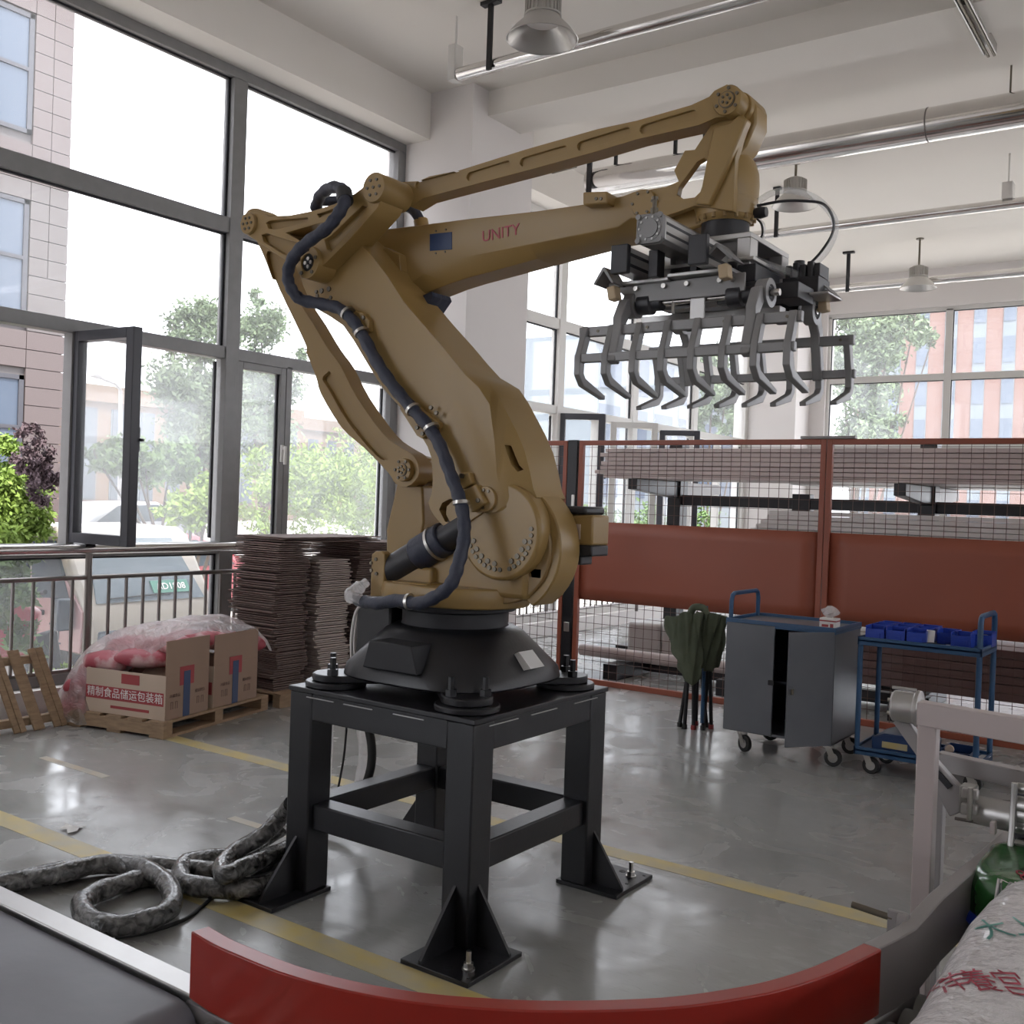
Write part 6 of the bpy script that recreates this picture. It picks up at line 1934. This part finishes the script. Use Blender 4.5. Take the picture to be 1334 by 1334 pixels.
build('side_wall', MB().box(0.145, 0.165, 2.0, 2.8, 0.5, 0.75), 'grey', cv, bevel=0.003)
build('gap_backing', MB().box(xw + 0.01, 0.14, 1.95, 2.74, 0.505, 0.512), 'black_matt', cv)  # added dark sheet: hides the floor and darkens the gaps between rollers
flat_strip('gap_backing', rim, 0.005, 0.52, 0.505, 0.512, 'black_matt', cv)  # the same added dark sheet, under the curve
build('end_plate', MB().box(xw - 0.0, 0.14, 2.74, 2.76, 0.50, 0.60), 'grey', cv, bevel=0.003)
for x, y in ((xw - 0.02, 2.15), (xw - 0.02, 2.68), (0.155, 2.15), (0.155, 2.68), (-0.62, 1.35), (-1.3, 1.06)):
    build('leg', MB().box(x - 0.022, x + 0.022, y - 0.022, y + 0.022, 0, 0.5), 'grey', cv, bevel=0.003)
for u0, v0, u1, v1 in ((1110, 1178, 1163, 1196),):
    a, b = at(u0, v0, y=2.0), at(u1, v1, y=2.0)
    hd = build('stop_rod', MB().cyl(a, b, 0.0065, n=10), 'bolt', cv)
    build('rod_bracket', MB().obox(b + Vector((0.006, 0, -0.045)), b + Vector((0.006, 0, 0.016)), 0.012, 0.03).lathe([(0.016, 0), (0.016, 0.018)], (b.x + 0.01, b.y, b.z), 'x', 14), 'grey', hd, bevel=0.002)

# pale portal frame over the conveyor with its press drum
pf = thing('portal_frame', 'pale grey square-tube portal frame over the conveyor at the right edge', 'frame', (-0.59, 2.5, 0))
w2_ = 0.042
pa = at(1208, 930, y=2.5)
fx = pa.x
zt = at(1208, 917, y=2.5).z
build('post', MB().box(fx - w2_ / 2, fx + w2_ / 2, 2.5, 2.5 + w2_, 0, zt), 'pinkgrey', pf, bevel=0.003)
build('top_beam', MB().obox((fx - w2_ / 2, 2.521, zt - w2_ * 0.62), (fx + 0.9, 2.36, zt - w2_ * 0.62), w2_, w2_ * 1.3), 'pinkgrey', pf, bevel=0.003)
build('post', MB().box(fx + 0.88, fx + 0.92, 2.34, 2.38, 0, zt), 'pinkgrey', pf, bevel=0.003)
rear0, rear1 = at(1222, 990, y=2.78), at(1420, 1034, y=2.70)
build('rear_beam', MB().obox(rear0, rear1, 0.04, 0.045), 'grey', pf, bevel=0.003)
build('rear_post', MB().box(rear0.x - 0.02, rear0.x + 0.02, 2.76, 2.80, 0, rear0.z + 0.02), 'grey', pf, bevel=0.003)

pr = thing('press_arm', 'grey swing arm with a drum bearing and roller beside the pale portal frame', 'machine arm', (-0.62, 2.64, 0.7))
lv = xz([(1164, 940), (1186, 940), (1197, 958), (1224, 995), (1256, 1030), (1259, 1055), (1238, 1063), (1196, 985)], 2.64)
build('arm_plate', MB().loft([(lv, 2.63), (lv, 2.66)]), 'grey', pr, bevel=0.003)
build('arm_slot', MB().obox(at(1218, 1003, y=2.628), at(1238, 1026, y=2.628), 0.006, 0.014), 'gripdark', pr, smooth=0)
dc = at(1187, 922, y=2.62)
build('drum_bearing', MB().lathe([(0.030, -0.045), (0.038, -0.04), (0.038, 0.01), (0.044, 0.012), (0.044, 0.022), (0.024, 0.024), (0.018, 0.075)], (dc.x, dc.y, dc.z), 'x', 26), 'griptop', pr, bevel=0.002)
for k in range(5):
    a = 2 * PI * k / 5
    build('screw', MB().lathe([(0.005, -0.05), (0.005, -0.038)], (dc.x, dc.y + 0.027 * math.cos(a), dc.z + 0.027 * math.sin(a)), 'x', 8), 'zinc', pr)
build('bearing_strap', MB().tube([(dc.x - 0.045, dc.y - 0.005, dc.z + 0.045), (dc.x + 0.012, dc.y - 0.005, dc.z + 0.045)], 0.004, 8), 'griptop', pr)
eb = at(1262, 1040, y=2.62)
build('end_block', MB().box(eb.x - 0.018, eb.x + 0.016, eb.y - 0.02, eb.y + 0.03, eb.z - 0.035, eb.z + 0.03), 'roller', pr, bevel=0.004)
build('clevis', MB().box(eb.x - 0.01, eb.x + 0.026, eb.y - 0.035, eb.y - 0.02, eb.z - 0.03, eb.z - 0.005).box(eb.x - 0.01, eb.x + 0.026, eb.y - 0.035, eb.y - 0.02, eb.z + 0.006, eb.z + 0.03), 'griptop', pr, bevel=0.003)
build('pin', MB().cyl((eb.x + 0.01, eb.y - 0.038, eb.z - 0.04), (eb.x + 0.01, eb.y - 0.038, eb.z + 0.035), 0.006, n=8), 'zinc', pr)
r0, r1 = at(1274, 1055, y=2.64), at(1400, 1082, y=2.6)
build('press_roller', MB().cyl(r0, r1, 0.034, n=22), 'griptop', pr)
build('tie_rod', MB().cyl(at(1244, 1066, y=2.62), at(1320, 1080, y=2.62), 0.004, n=8), 'steel_dark', pr)
build('lug', MB().obox(at(1294, 1086, y=2.58), at(1294, 1070, y=2.58), 0.022, 0.012), 'pinkgrey', pr, bevel=0.002)
cp = thing('clamp_unit', 'chromed clamp unit with stacked rods at the right edge of the conveyor', 'machine unit', (-0.38, 2.6, 0.62))
build('side_bracket', MB().tube(smooth_path([at(1322, 1020, y=2.58), at(1320, 1050, y=2.58), at(1318, 1085, y=2.57), at(1316, 1110, y=2.56), at(1322, 1122, y=2.55), at(1340, 1126, y=2.5)], 4), 0.007, 8), 'griptop', cp)
for v, r in ((1026, 0.012), (1048, 0.020), (1060, 0.020), (1078, 0.010), (1100, 0.014), (1112, 0.010)):
    build('rod', MB().cyl(at(1325, v, y=2.6), at(1420, v + 18, y=2.55), r, n=14), 'roller' if r < 0.015 else 'griptop', cp)
build('back_plate', MB().obox(at(1322, 1070, y=2.66), at(1420, 1086, y=2.62), 0.01, 0.16), 'gripdark', cp)

# ------------------------------------------------------------------ sacks
M['sack'] = mat('woven_sack', (0.74, 0.71, 0.72), 0.26, var=(0.82, 0.79, 0.80), scale=30, bump=0.9, bscale=34, coat=0.3)
M['sack_green'] = mat('green_sack', (0.018, 0.10, 0.022), 0.22, var=(0.03, 0.16, 0.04), scale=9, bump=0.25, bscale=14, coat=0.4)


def sack(name, label, c, hx, hy, hz, rot, m, seed):
    mb = pillow((0, 0, 0), hx, hy, hz, seed, e=4.5, n=72, m=36, amp=0.016, ev=4.2)
    rnd = random.Random(seed)
    from mathutils import noise
    out = []
    for p in mb.v:
        q = Vector(p)
        k = noise.noise(q * 9 + Vector((seed, 0, 0))) * 0.010 + noise.noise(q * 22) * 0.005
        fl_ = 1 - 0.35 * max(0, (abs(q.y) / hy - 0.75)) * 4 * 0.5
        out.append((q.x * (1 + k), q.y, q.z * max(0.25, fl_) + k))
    mb.v = out
    turned(mb, rot, (0, 0))
    mb.v = [(p[0] + c[0], p[1] + c[1], p[2] + c[2]) for p in mb.v]
    return build(name, mb, m, label=label, cat='sack', smooth=60)


ws_ = sack('woven_sack', 'shiny white woven sack with red and teal characters, bottom right', (-0.055, 1.80, 0.722), 0.325, 0.60, 0.092, 0.02, 'sack', 3)
gs_ = sack('green_sack', 'green printed sack with blue end lying behind the white sack', (-0.165, 2.48, 0.70), 0.285, 0.20, 0.075, 0.05, 'sack_green', 6)
SU = Vector((-0.10, 0.98, 0.10)).normalized()


def on_sack(o, name, s, size, m, u, v, z, up, right, tall=1.0, **k):
    """printed characters pressed onto the sack surface"""
    p = at(u, v, z=z)
    t = lettering(name, s, size, m, o, p, right, up, 0.0006, **k)
    bpy.context.view_layer.update()
    dg = bpy.context.evaluated_depsgraph_get()
    oe = o.evaluated_get(dg)
    me = t.data
    pl_ = p - WL[o]
    un = up.normalized()
    for w in me.vertices:
        w.co += un * ((w.co - pl_).dot(un) * (tall - 1))
    bm = bmesh.new()
    bm.from_mesh(me)
    bmesh.ops.triangulate(bm, faces=bm.faces)
    bmesh.ops.subdivide_edges(bm, edges=[e for e in bm.edges if e.calc_length() > 0.012], cuts=1)
    for w in bm.verts:
        ok, loc, nor, _i = oe.ray_cast(Vector((w.co.x, w.co.y, 1.0)), Vector((0, 0, -1)))
        if ok:
            w.co = loc + nor * 0.0015
    bm.to_mesh(me)
    bm.free()
    for q in me.polygons:
        q.use_smooth = True
    return t


M['teal_ink'] = mat('teal_ink', (0.16, 0.46, 0.40), 0.4)
M['red_ink'] = mat('red_ink', (0.55, 0.05, 0.10), 0.4)
rt = Vector((0.87, 0.49, 0))
upv = Vector((-0.49, 0.87, 0))
for s_, u, v in (('洋', 1240, 1268), ('養', 1277, 1275), ('宫', 1320, 1282)):
    on_sack(ws_, 'red_character', s_, 0.046, 'red_ink', u, v, 0.812, upv, rt, tall=2.3)
on_sack(ws_, 'teal_character', '大上', 0.052, 'teal_ink', 1316, 1208, 0.812, upv, rt, tall=2.0)
on_sack(gs_, 'white_print', 'XOXO', 0.026, 'print_white', 1326, 1148, 0.772, upv, rt, tall=2.0)
on_sack(gs_, 'red_print', '80', 0.04, 'red_ink', 1340, 1138, 0.775, upv, rt, tall=2.0)
be = build('blue_end', pillow((-0.168, 2.455, 0.66), 0.287, 0.19, 0.036, 12, e=4.5, n=40, m=12, amp=0.01), 'bin', gs_, smooth=60, label='blue end strip')
# ------------------------------------------------------------------ pipes, hangers and lamps under the ceiling
def pipe(label, x0, x1, y, z, r, seams=()):
    t = thing('ceiling_pipe', label, 'pipe', ((x0 + x1) / 2, y, z - r), 'foil-clad pipes under the ceiling')
    build('pipe', MB().cyl((x0, y, z), (x1, y, z), r, n=40), 'pipe', t)
    for s in seams:
        build('seam', MB().cyl((s - 0.006, y, z), (s + 0.006, y, z), r + 0.0025, n=40), 'steel_dark', t)
    return t


def hanger(t, x, y, zb, w=0.035, top=0.13, m='black'):
    build('hanger', MB().box(x - w / 2, x + w / 2, y - 0.012, y + 0.012, zb, ZC - 0.015), m, t, bevel=0.002)
    build('hanger_foot', MB().box(x - top / 2, x + top / 2, y - 0.03, y + 0.03, ZC - 0.03, ZC - 0.0005), m, t, bevel=0.003)


p1 = pipe('thin foil-clad pipe nearest the camera, behind the big lamp', -4.98, 7.3, 6.14, 4.745, 0.05)
hx1 = at(640, 60, y=6.10).x
hanger(p1, hx1, 6.08, 4.69, 0.04, 0.16)
hanger(p1, 1.5, 6.08, 4.69, 0.04, 0.16)
e0 = at(578, 96, y=6.14)
build('end_box', MB().box(-5.06, -4.99, 6.09, 6.19, 4.70, 4.97).box(-5.03, -5.02, 6.13, 6.15, 4.97, ZC), 'alu_white', p1, bevel=0.004)
p2 = pipe('thick foil-clad duct crossing behind the robot wrist', -5.62, 7.3, 9.15, 4.83, 0.142, seams=(at(1210, 158, y=9.15).x, 1.5))
for u in (779, 803, 880, 918):
    hanger(p2, at(u, 190, y=9.15).x, 9.0 if u == 779 else 9.15, 4.66 if u == 779 else 4.9, 0.055 if u == 779 else 0.035, 0.06 if u == 779 else 0.19)
xr_ = at(1317, 100, y=9.15).x
build('rod', MB().cyl((xr_, 9.15, 4.95), (xr_, 9.15, ZC), 0.008, n=8), 'bolt', p2)
build('rod', MB().cyl((2.2, 9.15, 4.95), (2.2, 9.15, ZC), 0.008, n=8), 'bolt', p2)
q0, q1 = at(718, 224, y=9.05), at(750, 216, y=9.05)
build('pipe_clip', MB().obox(q0, q1, 0.05, 0.03).obox(q1 - Vector((0.09, 0, -0.02)), q1 + Vector((0.0, 0, 0.02)), 0.06, 0.05), 'bolt', p2, bevel=0.004)
p3 = pipe('thin foil-clad pipe behind the second lamp', -5.6, 7.3, 11.35, 4.69, 0.052)
hanger(p3, at(1011, 300, y=11.3).x, 11.3, 4.63, 0.045, 0.09)
jx = at(1313, 262, y=11.35).x
build('sleeve_box', MB().box(jx - 0.05, jx + 0.05, 11.28, 11.42, 4.73, 4.90).box(jx - 0.008, jx + 0.008, 11.34, 11.36, 4.90, ZC), 'alu_white', p3, bevel=0.006)
p4 = pipe('farthest thin foil-clad pipe, close to the back window', -5.6, 7.3, 14.6, 4.70, 0.055)
hanger(p4, at(1105, 350, y=14.55).x, 14.55, 4.63, 0.05, 0.16)


def lamp(label, c, r, lean=0.0):
    """high-bay lamp: c is the centre of its rim"""
    x, y, z = c
    t = thing('high_bay_lamp', label, 'lamp', (x, y, z), 'high-bay lamps under the ceiling')
    k = r / 0.23
    sh = build('shade', MB().lathe([(0.23 * k, 0), (0.235 * k, 0.004), (0.222 * k, 0.02), (0.18 * k, 0.075), (0.125 * k, 0.13), (0.115 * k, 0.15), (0.11 * k, 0.15), (0.12 * k, 0.125), (0.17 * k, 0.07), (0.222 * k, 0.008)], c, 'z', 44, caps=False), 'lampshade', t)
    build('lens', MB().lathe([(0.11 * k, 0.118), (0.11 * k, 0.128)], c, 'z', 30), 'print_white', t)
    hd = build('head', MB().lathe([(0.108 * k, 0.15), (0.122 * k, 0.155), (0.122 * k, 0.165), (0.105 * k, 0.17), (0.105 * k, 0.28), (0.07 * k, 0.30)], c, 'z', 36), 'lamphead', t)
    for a in range(24):
        an = 2 * PI * a / 24
        d = Vector((math.cos(an), math.sin(an), 0))
        p = Vector(c)
        build('fin', MB().obox(p + d * 0.105 * k + Vector((0, 0, 0.17)), p + d * 0.105 * k + Vector((0, 0, 0.275)), 0.006, 0.028, up=d), 'lamphead', hd, smooth=0)
    build('rod', MB().cyl((x, y, z + 0.29), (x, y, ZC - 0.01), 0.013, n=10), 'bolt', t)
    build('ceiling_plate', MB().cyl((x, y, ZC - 0.012), (x, y, ZC - 0.0005), 0.05, n=16), 'bolt', t)
    return t


lamp('large high-bay lamp at the top, in front of the nearest pipe', tuple(at(706, 52, y=5.75)), 0.24)
lamp('high-bay lamp behind the clear air hose', tuple(at(1035, 269, y=10.585)), 0.235)
lamp('small far high-bay lamp above the back window', tuple(at(1196, 376, y=14.28)), 0.23)

ct = thing('strut_rail', 'slotted steel strut rail hanging at the top right corner', 'rail', (-1.65, 7.4, 4.95))
sx = at(1290, 66, y=8.25)
build('channel', MB().box(sx.x - 0.045, sx.x - 0.035, 6.2, 8.25, sx.z - 0.03, sx.z + 0.04).box(sx.x + 0.035, sx.x + 0.045, 6.2, 8.25, sx.z - 0.03, sx.z + 0.04).box(sx.x - 0.045, sx.x + 0.045, 6.2, 8.25, sx.z + 0.03, sx.z + 0.04), 'griptop', ct, bevel=0.002)
for xo in (-0.02, 0.02):
    build('tray_wire', MB().cyl((sx.x + xo, 6.2, sx.z - 0.02), (sx.x + xo, 8.3, sx.z - 0.02), 0.01, n=8), 'bolt', ct)
hq = at(1276, 20, y=7.65)
build('hanger', MB().box(hq.x - 0.03, hq.x + 0.05, 7.6, 7.68, sx.z + 0.03, ZC - 0.0005), 'black', ct, bevel=0.004)
build('bolt', MB().lathe([(0.018, 0), (0.018, 0.04)], (sx.x + 0.01, 8.05, sx.z + 0.02), 'z', 8), 'zinc', ct)
